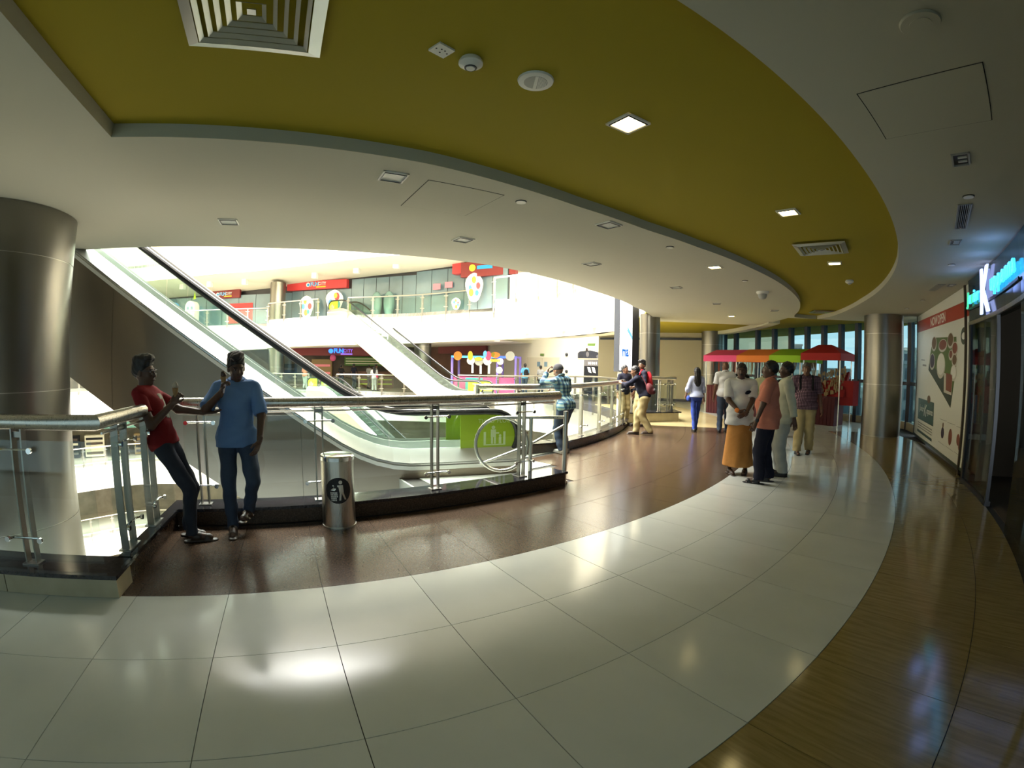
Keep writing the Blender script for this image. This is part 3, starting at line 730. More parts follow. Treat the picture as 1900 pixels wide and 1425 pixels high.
# outer shell, end wall and opaque roof, added to keep outside light out
struct(MB().sector(31, 31.3, 27, 248, -14.5, 19.3, 60).build('wall_light_shell', 'paint_cream'))
struct(MB().sector(11.7, 31, 247.6, 248, -14.5, 19.3, 2).build('wall_light_stop', 'paint_beige'))  # walkway goes on here; wall added to close it off from light
struct(MB().lathe([(32, 19.3), (32, 19.5)], 48, (CX, CY, 0)).build('ceiling_sky_cap', 'paint_white'))
struct(MB().sector(13.4, 13.6, -112, 30, 4.6, 19.3, 50).build('wall_upper_near', 'paint_cream'))
tr = thing('roof_truss', 'dark steel roof trusses under the atrium skylight', 'truss', (CX, CY, 17.6))
for i in range(-3, 4):
    for zz in (-.4, .5): MB().tube([(-11, i * 3.4, zz), (11, i * 3.4, zz)], .09, 6).build('chord', 'mullion', tr)
    b = MB()
    for k in range(-10, 11, 2): b.tube([(k, i * 3.4, -.4), (k + 1, i * 3.4, .5), (k + 2 if k < 10 else k, i * 3.4, -.4)], .05, 5)
    b.build('web_bar', 'mullion', tr)

# railings on the far edges
def far_rail(label, pts, zs, step=1.5, off=.08, hang=.62, h=1.08):
    m = len(pts); t = thing('railing', label, 'railing', (*pts[m // 2], zs[m // 2]), 0)
    L = Vector(t.location)
    V = []
    for i in range(m):
        a = Vector(pts[max(i - 1, 0)]); b = Vector(pts[min(i + 1, m - 1)]); tg = (b - a).normalized(); nn = Vector((tg.y, -tg.x))   # towards the void
        q = Vector(pts[i]) + nn * off; V.append((Vector((q.x, q.y, zs[i])) - L, tg))
    MB().tube([v + Vector((0, 0, h)) for v, _ in V], .042, 8).build('handrail', 'steel_light', t, smooth=True)
    d = 0; cum = [0]
    for i in range(1, m): cum.append(cum[-1] + (V[i][0] - V[i - 1][0]).length)
    n = max(2, round(cum[-1] / step)); stops = [cum[-1] * k / n for k in range(n + 1)]
    def at(s):
        i = min(max(np.searchsorted(cum, s) - 1, 0), m - 2); f = (s - cum[i]) / (cum[i + 1] - cum[i]); return V[i][0].lerp(V[i + 1][0], f), V[i][1]
    for k, s in enumerate(stops):
        q, tg = at(s); M = frame(q, (tg.x, tg.y, 0))
        p = MB().box((-.05, -.035, -hang), (-.02, .035, h), M).box((.02, -.035, -.02), (.05, .035, h), M).box((-.03, -.02, .5), (.03, .02, .56), M).build('post', 'steel', t)
        for zz in (.22, .86): MB().box((-.14, -.05, zz), (.14, -.03, zz + .03), M).build('clamp', 'chrome', p)
        if k < n:
            ss = np.linspace(s + .08, stops[k + 1] - .08, 4); qs = [at(x)[0] for x in ss]
            MB().wall([(v.x, v.y) for v in qs], [v.z + .02 for v in qs], [v.z + h - .10 for v in qs], .012).build('glass_panel', 'esc_glass', t)
    return t
e, z = dens(E1[:2], Z1[:2]); far_rail('short glass railing on the upper balcony left of the far escalator', e, z)
e, z = dens([(-10.2, 28.85)] + E1[2:], [4.47] + Z1[2:]); far_rail('long glass railing of the upper balcony right of the far escalator', e, z)
far_rail('glass railing of the upper balcony wing behind the big escalator', W1, ZW)
e, z = dens(E1R[:5], [4.72] * 5); far_rail('nearer glass railing of the upper balcony under the ceiling edge', e, z)
e, z = dens([(-16.2, 29.86), (-13.13, 29.73)], [-.3, -.3]); far_rail('glass railing in front of the far round column on our level', e, z, 1.1)
e, z = dens([(-11.2, 29.75), (-8.54, 29.8), (-5.2, 29.5)], [-.3, -.3, -.27]); far_rail('glass railing across the atrium where the woman with the pink bag stands', e, z)
e, z = dens([(-3.2, 28.95), (-1.44, 27.96), (1.36, 24.96), (3.63, 21.7), (4.35, 18.5)], [-.22, -.2, -.1, 0, 0]); far_rail('long bright railing across the atrium in front of the service doors', e, z)
e, z = dens(E0[:5], Z0[:5]); far_rail('glass railing of the wing on our level behind the big escalator', e, z)
e, z = dens(E0[:6], [q - 4.75 for q in Z0[:6]]); far_rail('glass railing one floor below behind the left column', e, z)
e, z = dens(E0[:6], [q - 9.5 for q in Z0[:6]]); far_rail('glass railing two floors below behind the left column', e, z)

# far escalators
escalator('pale escalator across the atrium climbing to the upper balcony', (-2.75, 25.2), 153.6, -.25, 4.85, .62, .9, -1.3, 10.3, width=1.15, panel_green=True, down_green=True, truss=1.15, cladding='esc_pale')
escalator('escalator across the atrium running down to the floor below', (-3.9, 24.4), 156.5, -4.95, 4.65, .67, .9, -1.2, 9.6, width=1.15, panel_green=False, down_green=True, truss=1.15, cladding='esc_pale2')
# ================================================================== ceiling fittings
def ceil_frame(r, a, z): 
    q = P(r, a, z); x = P(r, a + .1) - P(r, a - .1); return frame(q, (x.x, x.y, 0))
def ring_square(s, w, z0, z1, sx=None):
    """square ring as four overlapping bars"""
    b = MB(); sx = sx or s
    b.box((-sx, -s, z0), (sx, -s + w, z1)).box((-sx, s - w, z0), (sx, s, z1)).box((-sx, -s, z0), (-sx + w, s, z1)).box((sx - w, -s, z0), (sx, s, z1))
    return b
me_fr = ring_square(.105, .022, -.012, .004).mesh('frame', 'white_plastic')
me_off = MB().box((-.09, -.09, .0), (.09, .09, .004)).mesh('diffuser', 'lamp_off')
me_on = MB().box((-.09, -.09, .0), (.09, .09, .004)).mesh('diffuser', 'lamp_on')
me_can = ring_square(.09, .006, .0, .02).mesh('inner_rim', 'dark_metal')
def downlight(r, a, z, lit, label):
    M = ceil_frame(r, a, z); t = thing('downlight', label, 'ceiling light', M.translation, 0, 'square ceiling downlights'); t.matrix_world = M
    link('frame', me_fr, t); link('inner_rim', me_can, t, Matrix.Translation((0, 0, -.018))); link('diffuser', me_on if lit else me_off, t, Matrix.Translation((0, 0, -.006)))
    return t
for r, a, z, lit, lab in [
    (14.70, -60.75, 3.1, 0, 'unlit square downlight left of the nearer ceiling hatch'), (12.98, -66.8, 3.1, 0, 'unlit square downlight nearest the wide left column'),
    (13.15, -55.0, 3.1, 0, 'unlit square downlight between the ceiling hatch and the atrium edge'), (14.73, -51.6, 3.1, 0, 'unlit square downlight beside the yellow recess edge'),
    (13.31, -45.7, 3.1, 0, 'unlit square downlight above the far railing bend'), (13.64, -34.9, 3.1, 0, 'small far unlit downlight on the white soffit'),
    (14.15, -24.8, 3.1, 0, 'thin unlit downlight far down the white soffit'), (15.67, -20.0, 3.1, 0, 'farthest unlit downlight near the tip of the white soffit'),
    (14.81, -41.4, 3.1, 1, 'lit square downlight on the white soffit'), (14.79, -14.1, 3.1, 1, 'small lit downlight at the far end of the white soffit'),
    (16.23, -56.8, 3.2, 1, 'lit square downlight nearest in the yellow ceiling'), (16.35, -48.2, 3.2, 1, 'lit downlight in the yellow ceiling before the far air vent'),
    (16.50, -38.9, 3.2, 1, 'lit downlight in the yellow ceiling behind the far air vent')]:
    downlight(r, a, z, lit, lab)
def hatch(r0, r1, a0, a1, z, label):
    t = thing('access_hatch', label, 'hatch', P((r0 + r1) / 2, (a0 + a1) / 2, z)); L = -Vector(t.location)
    g = .006; ga = math.degrees(g / r0)
    p = MB().sector(r0 + g, r1 - g, a0 + ga, a1 - ga, z - .003, z, 4).build('panel', 'ceiling_white', t)
    q = MB().sector(r0, r0 + g, a0, a1, z - .0012, z, 4).sector(r1 - g, r1, a0, a1, z - .0012, z, 4).sector(r0, r1, a0, a0 + ga, z - .0012, z, 1).sector(r0, r1, a1 - ga, a1, z - .0012, z, 1).build('gap', 'dark_hole', t)
    for o in (p, q): o.location = L
hatch(14.0, 14.75, -59.65, -56.85, 3.1, 'flush access hatch in the white soffit over the near railing')
hatch(17.57, 18.24, -55.45, -53.3, 3.1, 'flush access hatch at the top right of the ceiling')
def sprinkler(r, a, label, rr=.045, z=3.1):
    t = thing('sprinkler', label, 'sprinkler', P(r, a, z), 0, 'concealed ceiling sprinklers')
    MB().lathe([(rr, -.012), (rr * 1.02, -.006), (rr * .9, -.004)], 20).build('cover_plate', 'white_plastic', t, smooth=True)
    MB().lathe([(rr * 1.15, -.004), (rr * 1.15, 0)], 20).build('escutcheon', 'dark_hole', t)
for r, a, lab in ((14.69, -56.0, 'round sprinkler cover beside the nearer ceiling hatch'), (14.74, -46.8, 'round sprinkler cover halfway along the white soffit'), (14.99, -36.4, 'far sprinkler cover near the dome camera'),
                  (18.06, -48.8, 'sprinkler cover between the open lamp box and the slatted grille'), (18.16, -39.5, 'sprinkler cover over the blue shop sign'), (18.56, -28.2, 'sprinkler cover above the food poster'), (18.69, -23.9, 'farthest sprinkler cover before the steel column')):
    sprinkler(r, a, lab)
def cone_diffuser(r, a, z, s, label):
    """square air diffuser with nested louvre cones"""
    M = ceil_frame(r, a, z); t = thing('air_diffuser', label, 'air vent', M.translation, 0, 'square air diffusers'); t.matrix_world = M
    def ring(si, so, zi, zo, name, m, th=.004):
        b = MB()
        c = [(-1, -1), (1, -1), (1, 1), (-1, 1)]
        for k in range(4):
            (x0, y0), (x1, y1) = c[k], c[(k + 1) % 4]
            b.add([(x0 * so, y0 * so, zo), (x1 * so, y1 * so, zo), (x1 * si, y1 * si, zi), (x0 * si, y0 * si, zi), (x0 * so, y0 * so, zo + th), (x1 * so, y1 * so, zo + th), (x1 * si, y1 * si, zi + th), (x0 * si, y0 * si, zi + th)],
                  [(0, 1, 2, 3), (7, 6, 5, 4), (0, 4, 5, 1), (2, 6, 7, 3)])
        b.build(name, m, t)
    ring(s * .82, s, -.020, -.002, 'frame', 'aluminium')
    n = 5
    for i in range(n):
        so = s * (.80 - .15 * i); ring(so - s * .065, so, -.006, -.022, 'louvre', 'aluminium')
    MB().box((-s * .06, -s * .06, -.02), (s * .06, s * .06, -.014)).build('centre_plate', 'aluminium', t)
    MB().box((-s * .8, -s * .8, .03), (s * .8, s * .8, .034)).build('duct_back', 'dark_hole', t)
cone_diffuser(16.385, -64.75, 3.172, .335, 'large square air diffuser cut by the top edge of the picture')
cone_diffuser(16.40, -42.6, 3.172, .33, 'far square air diffuser between the yellow ceiling lights')
cone_diffuser(17.1, -17.8, 3.172, .28, 'thin looking air diffuser at the far end of the yellow recess')
def grille(r, a, z, L, W, n, label):
    M = ceil_frame(r, a, z); t = thing('slot_grille', label, 'air vent', M.translation, 0, 'slatted ceiling grilles'); t.matrix_world = M
    ring_square(W, .012, -.008, .0, L).build('frame', 'grey_plastic', t)
    MB().box((-L + .01, -W + .01, .0), (L - .01, W - .01, .002)).build('back', 'dark_hole', t)
    for i in range(n):
        y = -W + .012 + (2 * W - .024) * (i + .5) / n
        MB().box((-L + .012, y - .003, -.006), (L - .012, y + .003, 0)).build('slat', 'grey_plastic', t)
grille(18.03, -46.8, 3.1, .42, .065, 6, 'long slatted grille in front of the blue lit sign'); grille(18.35, -33.3, 3.1, .34, .07, 6, 'slatted grille above the red poster band')
def lamp_box(r, a, label):
    M = ceil_frame(r, a, 3.1); t = thing('lamp_box', label, 'ceiling light', M.translation, 0, 'open twin lamp boxes'); t.matrix_world = M
    ring_square(.065, .012, -.012, 0, .115).build('rim', 'grey_plastic', t)
    MB().box((-.10, -.05, -.001), (.10, .05, .001)).build('reflector', 'dark_metal', t)
    for x in (-.04, .035): MB().box((x - .012, -.045, -.010), (x + .012, .02, -.001)).build('lamp_tube', 'white_plastic', t)
lamp_box(18.01, -51.55, 'open twin lamp box below the top right hatch'); lamp_box(18.03, -43.6, 'open twin lamp box over the start of the blue sign'); lamp_box(18.53, -34.1, 'far open twin lamp box above the poster')
t = thing('ceiling_disc', 'round white ceiling disc above the top right hatch', 'detector', P(18.03, -56.9, 3.1)); MB().lathe([(.088, -.012), (.092, -.006), (.092, 0)], 28).build('plate', 'ceiling_white', t, smooth=True); MB().lathe([(.05, -.014), (.05, -.012)], 20).build('inner_plate', 'ceiling_white', t)
M = ceil_frame(16.30, -61.5, 3.2); t = thing('ceiling_socket', 'small square socket plate on the yellow ceiling', 'socket', M.translation); t.matrix_world = M @ Matrix.Rotation(rad(20), 4, 'Z')
MB().box((-.05, -.045, -.012), (.05, .045, 0)).build('plate', 'white_plastic', t)
for x, y in ((-.035, 0), (.035, 0), (0, .015), (-.01, -.012), (.012, -.012)): MB().lathe([(.005, -.0125), (.005, -.012)], 8, (x, y, 0)).build('hole', 'dark_hole', t)
def smoke(r, a, z, s, label):
    t = thing('smoke_detector', label, 'detector', P(r, a, z), 0, 'smoke detectors')
    MB().lathe([(.02 * s, -.055 * s), (.035 * s, -.052 * s), (.052 * s, -.038 * s), (.064 * s, -.03 * s), (.064 * s, -.018 * s), (.055 * s, 0)], 28).build('body', 'white_plastic', t, smooth=True)
    MB().lathe([(.030 * s, -.0565 * s), (.034 * s, -.0535 * s), (.030 * s, -.0525 * s)], 24).build('vent_ring', 'black_plastic', t)
    MB().lathe([(.022 * s, -.060 * s), (.024 * s, -.055 * s)], 20).build('nose', 'white_plastic', t, smooth=True)
smoke(16.28, -60.9, 3.2, 1.0, 'smoke detector next to the socket plate on the yellow ceiling'); smoke(16.78, -33.7, 3.2, 1.2, 'far smoke detector in the yellow recess')
M = ceil_frame(16.28, -59.5, 3.2); t = thing('ceiling_speaker', 'round ceiling speaker with a ribbed half grille', 'speaker', M.translation); t.matrix_world = M @ Matrix.Rotation(rad(65), 4, 'Z')
MB().lathe([(.078, -.016), (.098, -.012), (.102, 0)], 36).build('bezel', 'white_plastic', t, smooth=True); MB().lathe([(.066, -.0165), (.066, -.0155)], 30).build('grille_plate', 'grey_plastic', t)
MB().box((-.066, -.009, -.020), (.066, .009, -.016)).build('cross_bar', 'white_plastic', t)
for i in range(7):
    y = -.016 - i * .007; h = math.sqrt(.064 ** 2 - y * y); MB().box((-h, y - .0018, -.0185), (h, y + .0018, -.016)).build('rib', 'white_plastic', t)
t = thing('dome_camera', 'white dome camera hanging from the far white soffit', 'camera', P(15.18, -31.6, 3.1))
MB().lathe([(.10, -.05), (.12, -.03), (.12, 0)], 24).build('mount', 'white_plastic', t, smooth=True); MB().lathe([(.02, -.155), (.06, -.14), (.085, -.10), (.09, -.05)], 24).build('dome', 'grey_plastic', t, smooth=True)

# ================================================================== litter bin
bn = thing('litter_bin', 'round brushed steel litter bin with a thrower emblem before the railing', 'bin', (-1.69, 4.45, 0))
BR = .163
MB().lathe([(BR, .012), (BR, .665)], 48).build('body', 'steel', bn, smooth=True)
MB().lathe([(BR + .006, 0), (BR + .006, .014)], 48).build('base_rim', 'steel_light', bn, smooth=True)
MB().lathe([(BR + .005, .665), (BR + .005, .70), (BR - .004, .712), (BR - .03, .715)], 48).build('lid_collar', 'chrome', bn, smooth=True)
MB().lathe([(BR - .032, .700), (BR - .032, .713)], 40).build('swing_lid', 'chrome', bn, smooth=True)
fa_ = math.atan2(-4.45, 1.69) + .02                   # the emblem faces the camera
def on_bin(u, v, o): g = fa_ + u / BR; return ((BR + o) * cos(g), (BR + o) * sin(g), .385 + v)
def bin_patch(polys, o, name, m, parent=bn):
    b = MB()
    for pg in polys:
        xs = [q[0] for q in pg]
        b.add([on_bin(u, v, o) for u, v in pg], [list(range(len(pg)))])
    return b.build(name, m, parent)
def disc_poly(cx, cy_, r, n=16): return [(cx + r * cos(2 * pi * k / n), cy_ + r * sin(2 * pi * k / n)) for k in range(n)]
fan = []
for k in range(28):
    for r0, r1 in ((0, .035), (.035, .07), (.07, .10), (.10, .128)):
        g0, g1 = 2 * pi * k / 28, 2 * pi * (k + 1) / 28
        fan.append([(r0 * cos(g0), r0 * sin(g0)), (r1 * cos(g0), r1 * sin(g0)), (r1 * cos(g1), r1 * sin(g1)), (r0 * cos(g1), r0 * sin(g1))])
em = bin_patch(fan, .0012, 'emblem_disc', 'black')
bin_patch([disc_poly(.022, .083, .018)], .0028, 'figure_head', 'steel_light', em)
bin_patch([[(.0, .055), (.045, .055), (.05, .0), (.05, -.02), (.01, -.02)]], .0028, 'figure_torso', 'steel_light', em)
bin_patch([[(.003, .055), (.003, .035), (-.055, .045), (-.055, .056)]], .0028, 'figure_arm', 'steel_light', em)
bin_patch([[(.012, -.02), (.032, -.02), (.022, -.095), (.005, -.095)]], .0028, 'figure_leg', 'steel_light', em); bin_patch([[(.030, -.02), (.05, -.02), (.075, -.09), (.058, -.09)]], .0028, 'figure_leg', 'steel_light', em)
bin_patch([[(-.075, .005), (-.045, .035), (-.02, .022), (-.035, .0)]], .0028, 'paper', 'steel_light', em)
for i in range(5):
    bin_patch([[(-.078 + .014 * j + .002 * i, -.012 - .018 * i), (-.068 + .014 * j + .002 * i, -.012 - .018 * i), (-.068 + .014 * j + .002 * i, -.026 - .018 * i), (-.078 + .014 * j + .002 * i, -.026 - .018 * i)] for j in range(5 - (i > 2))], .0028, 'basket_mesh', 'steel_light', em)['kind'] = 'stuff'

# ================================================================== lit shop sign on the right
mat('neon_cyan', (.3, .8, 1), .5, emit=(.03, .50, 1.0), emit_s=2.2); mat('neon_white', (.8, .8, 1), .5, emit=(.42, .50, 1.0), emit_s=1.6); mat('neon_green', (.1, .5, .2), .5, emit=(.06, .55, .30), emit_s=1.1)
def on_arc(r, a, z):
    q = P(r, a, z); x = P(r, a - .1) - P(r, a + .1); return frame(q, (x.x, x.y, 0)) @ Matrix.Rotation(rad(90), 4, 'X')
sg = thing('shop_sign', 'glowing cyan script shop sign on the dark fascia', 'sign', P(18.62, -40.4, 2.7)); SGI = Matrix.Translation(-Vector(sg.location))
def neon(ch, a, z, size, m, sx=1.0, shear=.25, bold=.002):
    o = text('letter', ch, size, .014, m, sg, SGI @ on_arc(18.60, a, z) @ Matrix.Diagonal((sx, 1, 1, 1)), bold=bold, shear=shear); o['label'] = 'glowing letter ' + ch
for ch, a in zip('Junior', (-36.42, -36.82, -37.22, -37.52, -37.82, -38.2)): neon(ch, a, 2.76, .26, 'neon_green' if ch in 'Jn' else 'neon_cyan', .85)
neon('K', -39.35, 2.72, .86, 'neon_white', .92, .15, .008)
for ch, a in zip('uppanna', (-40.75, -41.40, -42.05, -42.70, -43.32, -43.95, -44.55)): neon(ch, a, 2.785, .30, 'neon_cyan', 1.15, .2, .003)
MB().sector(18.622, 18.638, -44.9, -36.1, 2.60, 2.63, 12).build('mount_rail', 'dark_metal', sg).location = -Vector(sg.location)
for a in (-38.2, -41.5, -44):
    l = bpy.data.lights.new('sign_glow', 'POINT'); l.energy = 1.1; l.color = (.25, .40, 1.0); l.shadow_soft_size = .1
    o = bpy.data.objects.new('sign_glow', l); COL.objects.link(o); o.location = P(18.42, a, 2.88)

# ================================================================== food poster
mat('poster_red', (.42, .045, .020), .4); mat('leaf_green', (.10, .17, .03), .5); mat('leaf_dark', (.035, .055, .03), .5); mat('rice', (.85, .85, .80), .6); mat('curry', (.22, .055, .025), .5)
mat('gravy', (.16, .09, .03), .5); mat('bowl_white', (.62, .60, .52), .4); mat('aubergine', (.05, .03, .06), .5); mat('brand_green', (.03, .085, .06), .4); mat('caption_grey', (.30, .30, .28), .5)
po = tag(MB().box((.30, -.005, .115), (5.55, .06, 3.09), PW).build('poster_board', 'poster_white'), 'tall white food poster with a red NOW OPEN band on the right wall', 'poster')
MB().box((.22, .0, .10), (.30, .07, 3.1), PW).build('side_frame', 'dark_metal', po); MB().box((5.55, .0, .10), (5.63, .07, 3.1), PW).build('side_frame', 'dark_metal', po)
MB().box((.22, .0, .07), (5.63, .075, .115), PW).build('bottom_frame', 'leaf_dark', po)
def pprint(pts, k, name, m):
    """flat print; pts = (u, z); k = layer"""
    o = .0605 + .0012 * k; n = len(pts)
    return MB().add([PW @ Vector((u, o, z)) for u, z in pts], [list(range(n))]).build(name, m, po)
def pell(u, z, ru, rz_, k, name, m, n=22): return pprint([(u + ru * cos(2 * pi * i / n), z + rz_ * sin(2 * pi * i / n)) for i in range(n)], k, name, m)
def ptext(s_, u, z, size, k, m, sx=1.0, **kw):
    return text('poster_lettering', s_, size, .0004, m, po, PW @ Matrix.Translation((u, .0605 + .0012 * k, z)) @ Matrix.Rotation(pi, 4, 'Z') @ Matrix.Rotation(rad(90), 4, 'X') @ Matrix.Diagonal((sx, 1, 1, 1)), **kw)
pprint([(5.55, 2.68), (.30, 2.58), (.30, 2.84), (5.55, 2.96)], 1, 'red_band', 'poster_red')
ptext('NOW', 3.36, 2.765, .26, 2, 'rice', 1.15, bold=.006); ptext('OPEN', 2.55, 2.745, .26, 2, 'rice', 1.15, bold=.006)
pprint([(3.45, 2.42), (1.25, 2.30), (1.20, 1.85), (1.55, 1.02), (3.95, 1.72), (3.80, 2.05)], 1, 'banana_leaf', 'leaf_green'); pprint([(1.55, 1.02), (2.6, 1.33), (3.95, 1.72), (3.90, 1.86), (2.4, 1.62), (1.45, 1.28)], 2, 'leaf_edge', 'leaf_dark')
pell(2.58, 1.80, .42, .26, 3, 'rice_bowl', 'bowl_white'); pell(2.58, 1.83, .37, .215, 4, 'rice_heap', 'rice')
for u, z, ru, rz_, m in ((3.33, 2.28, .24, .13, 'gravy'), (2.43, 2.20, .36, .10, 'curry'), (1.72, 2.26, .22, .12, 'gravy'), (1.36, 2.09, .19, .10, 'curry'), (1.68, 1.99, .13, .07, 'curry'), (1.37, 1.88, .17, .09, 'gravy'), (1.42, 1.66, .20, .12, 'rice'), (3.51, 1.90, .26, .15, 'aubergine')):
    pell(u, z, ru + .05, rz_ + .03, 3, 'dish', 'bowl_white'); pell(u, z + .015, ru, rz_, 4, 'dish_food', m)
pprint([(2.25, 1.66), (1.50, 1.60), (1.52, 1.25), (2.2, 1.28)], 3, 'meat_tray', 'bowl_white'); pprint([(2.05, 1.66), (1.50, 1.62), (1.54, 1.30), (2.02, 1.33)], 4, 'meat', 'curry')
pell(.72, 2.28, .20, .145, 1, 'round_badge', 'leaf_dark'); pell(.72, 2.28, .13, .06, 2, 'badge_band', 'rice')
pprint([(5.16, 1.03), (3.12, 1.02), (3.06, .52), (5.10, .52)], 1, 'brand_box', 'brand_green'); pell(3.75, 1.06, .20, .09, 2, 'brand_face', 'gravy')
ptext('Junior', 4.62, .80, .21, 2, 'rice', 1.15, shear=.25); ptext('K', 4.15, .77, .40, 2, 'rice', 1.15, shear=.25); ptext('uppanna', 3.60, .79, .20, 2, 'rice', 1.15, shear=.25)
for i in range(3): pprint([(5.0, .455 - .055 * i), (3.15, .445 - .055 * i), (3.15, .420 - .055 * i), (5.0, .430 - .055 * i)], 1, 'caption_line', 'caption_grey')
pprint([(5.05, .27), (3.1, .25), (3.1, .19), (5.05, .21)], 1, 'green_bar', 'brand_green')
pprint([(4.95, 1.98), (4.45, 1.96), (4.45, 1.94), (4.95, 1.96)], 1, 'caption_line', 'caption_grey'); pprint([(4.75, 1.86), (4.25, 1.84), (4.25, 1.80), (4.75, 1.82)], 1, 'caption_line', 'caption_grey')
for u0, u1 in ((2.43, 1.80), (1.70, 1.08), (.98, .42)):
    pprint([(u0, .745), (u1, .755), (u1, .748), (u0, .738)], 1, 'card_rule', 'caption_grey'); pprint([(u0, .30), (u1, .29), (u1, .283), (u0, .293)], 1, 'card_rule', 'caption_grey')
pell(2.08, .50, .14, .11, 1, 'dish_food', 'aubergine'); pell(2.08, .64, .06, .06, 1, 'dish_food', 'gravy'); pell(1.40, .50, .15, .15, 1, 'dish_food', 'curry'); pell(.78, .53, .12, .10, 1, 'dish_food', 'curry'); pell(.62, .44, .12, .08, 1, 'dish_food', 'curry')

# ================================================================== market stall before the windows
mat('canvas_pink', (.62, .06, .22), .8); mat('canvas_orange', (.66, .19, .035), .8); mat('canvas_green', (.27, .50, .02), .8); mat('canvas_red', (.36, .012, .012), .8)
mat('maroon_cloth', (.06, .006, .010), .85); mat('red_cloth', (.30, .012, .012), .85); mat('stall_goods', (.24, .16, .07), .7)
# long stall line from its far left end to the near right end
SA, SB = Vector((7.0, 16.75, 0)), Vector((9.55, 12.15, 0)); SM = frame(SA, SB - SA); SL = (SB - SA).length      # y of SM points to the windows
seg = [0, 1.45, 2.75, 3.9, SL]
def canopy(u0, u1, zl, zt, dep, m, label, red=False):
    t = thing('stall_canopy', label, 'canopy', SM @ Vector(((u0 + u1) / 2, dep / 2, 0)), 0, 'coloured stall canopies'); L = -Vector(t.location)
    def V(u, y, z): return SM @ Vector((u, y, z)) + L
    ridge = .45 if not red else .7
    pts = [V(u0, -.1, zl + .21), V(u1, -.1, zl + .21), V(u1, dep, zl + .21), V(u0, dep, zl + .21)]
    top = [V(u0 + (.0 if not red else .35), dep * .45, zt), V(u1 - (.0 if not red else .55), dep * .45, zt)]
    MB().add(pts + top, [(0, 1, 5, 4), (2, 3, 4, 5), (1, 2, 5), (3, 0, 4)]).build('roof_cloth', m, t)
    MB().wall([(V(u0, -.1, 0).x, V(u0, -.1, 0).y), (V(u1, -.1, 0).x, V(u1, -.1, 0).y)], zl, zl + .215, .01).build('front_valance', m, t)
    MB().wall([(V(u1, -.1, 0).x, V(u1, -.1, 0).y), (V(u1, dep, 0).x, V(u1, dep, 0).y)], zl, zl + .215, .01).build('side_valance', m, t)
    for u, y in ((u0 + .06, 0), (u1 - .06, 0), (u0 + .06, dep - .1), (u1 - .06, dep - .1)):
        MB().tube([V(u, y, 0), V(u, y, zl + .22)], .018, 8).build('pole', 'aluminium', t, smooth=True)
canopy(seg[0], seg[1], 1.84, 2.28, 1.5, 'canvas_pink', 'pink canopy at the left end of the market stall')
canopy(seg[1], seg[2], 1.84, 2.29, 1.5, 'canvas_orange', 'orange canopy of the market stall')
canopy(seg[2], seg[3], 1.85, 2.30, 1.5, 'canvas_green', 'bright green canopy of the market stall')
canopy(seg[3], SL - .02, 1.93, 2.42, 1.0, 'canvas_red', 'dark red peaked canopy at the right end of the stall', True)
def counter(u0, u1, y0, y1, h, label, m='maroon_cloth'):
    t = thing('stall_table', label, 'table', SM @ Vector(((u0 + u1) / 2, (y0 + y1) / 2, 0))); L = Matrix.Translation(-Vector(t.location))
    MB().box((u0, y0, .0), (u1, y1, h - .03), L @ SM).build('cloth_skirt', m, t); MB().box((u0 - .02, y0 - .02, h - .03), (u1 + .02, y1 + .02, h), L @ SM).build('table_top', m, t)
    for i in range(int((u1 - u0) / .12)): MB().box((u0 + .05 + .12 * i, y0 - .012, .02), (u0 + .11 + .12 * i, y0, h - .04), L @ SM).build('cloth_fold', m, t)
counter(.15, 1.0, -.05, .6, 1.0, 'maroon draped table at the left end of the stall'); counter(1.2, 3.7, .2, .9, .9, 'long maroon draped table in the middle of the stall'); counter(4.35, 5.05, .0, .7, .85, 'maroon draped table under the red canopy')
# sloping display board hung with small trinkets
dp = thing('trinket_board', 'red sloping display board hung with brown trinkets', 'display board', SM @ Vector((4.75, .45, .86))); L = Matrix.Translation(-Vector(dp.location)) @ SM
MB().loop_solid([L @ Vector(q) for q in ((4.3, .15, .86), (5.25, .15, .86), (5.25, .55, 1.62), (4.3, .35, 1.2))], [L @ Vector(q) for q in ((4.3, .3, .86), (5.25, .3, .86), (5.25, .68, 1.6), (4.3, .48, 1.18))]).build('board', 'red_cloth', dp)
b = MB()
for i in range(170):
    u = random.uniform(4.25, 5.2); z = random.uniform(1.05, 1.75) - (5.2 - u) * .25
    y = .06 + (z - .86) * .5; s_ = random.uniform(.010, .026); b.box((u - s_, y - .03, z - s_ * 3), (u + s_, y, z + s_ * 2), L)
b.build('trinkets', 'stall_goods', dp)['kind'] = 'stuff'
for k_, (u0, u1, lab) in enumerate(((.05, 1.3, 'strings of red and brown beads under the pink canopy'), (1.5, 2.6, 'hanging keyrings and chains under the orange canopy'), (2.8, 3.85, 'hanging chains under the green canopy'), (3.95, 4.25, 'hanging necklaces under the red canopy'))):
    b = MB()
    for i in range(26):
        u = random.uniform(u0, u1); y = random.uniform(.1, .5); z1 = 1.86; z0 = z1 - random.uniform(.12, .95 if k_ == 0 else .5)
        b.tube([SM @ Vector((u, y, z1)), SM @ Vector((u + random.uniform(-.01, .01), y, z0))], random.uniform(.006, .016), 5)
    o = tag(b.build('hanging_strings', 'curry' if k_ == 0 else 'stall_goods'), lab, 'beads'); o['kind'] = 'stuff'
rc = tag(MB().prism([(0, 0), (.42, .06), (.5, .3), (.1, .35)], .62, 1.35, SM @ Matrix.Translation((5.08, .25, 0))).build('cloth_bundle', 'red_cloth'), 'red cloth draped over the right side of the stall', 'cloth')

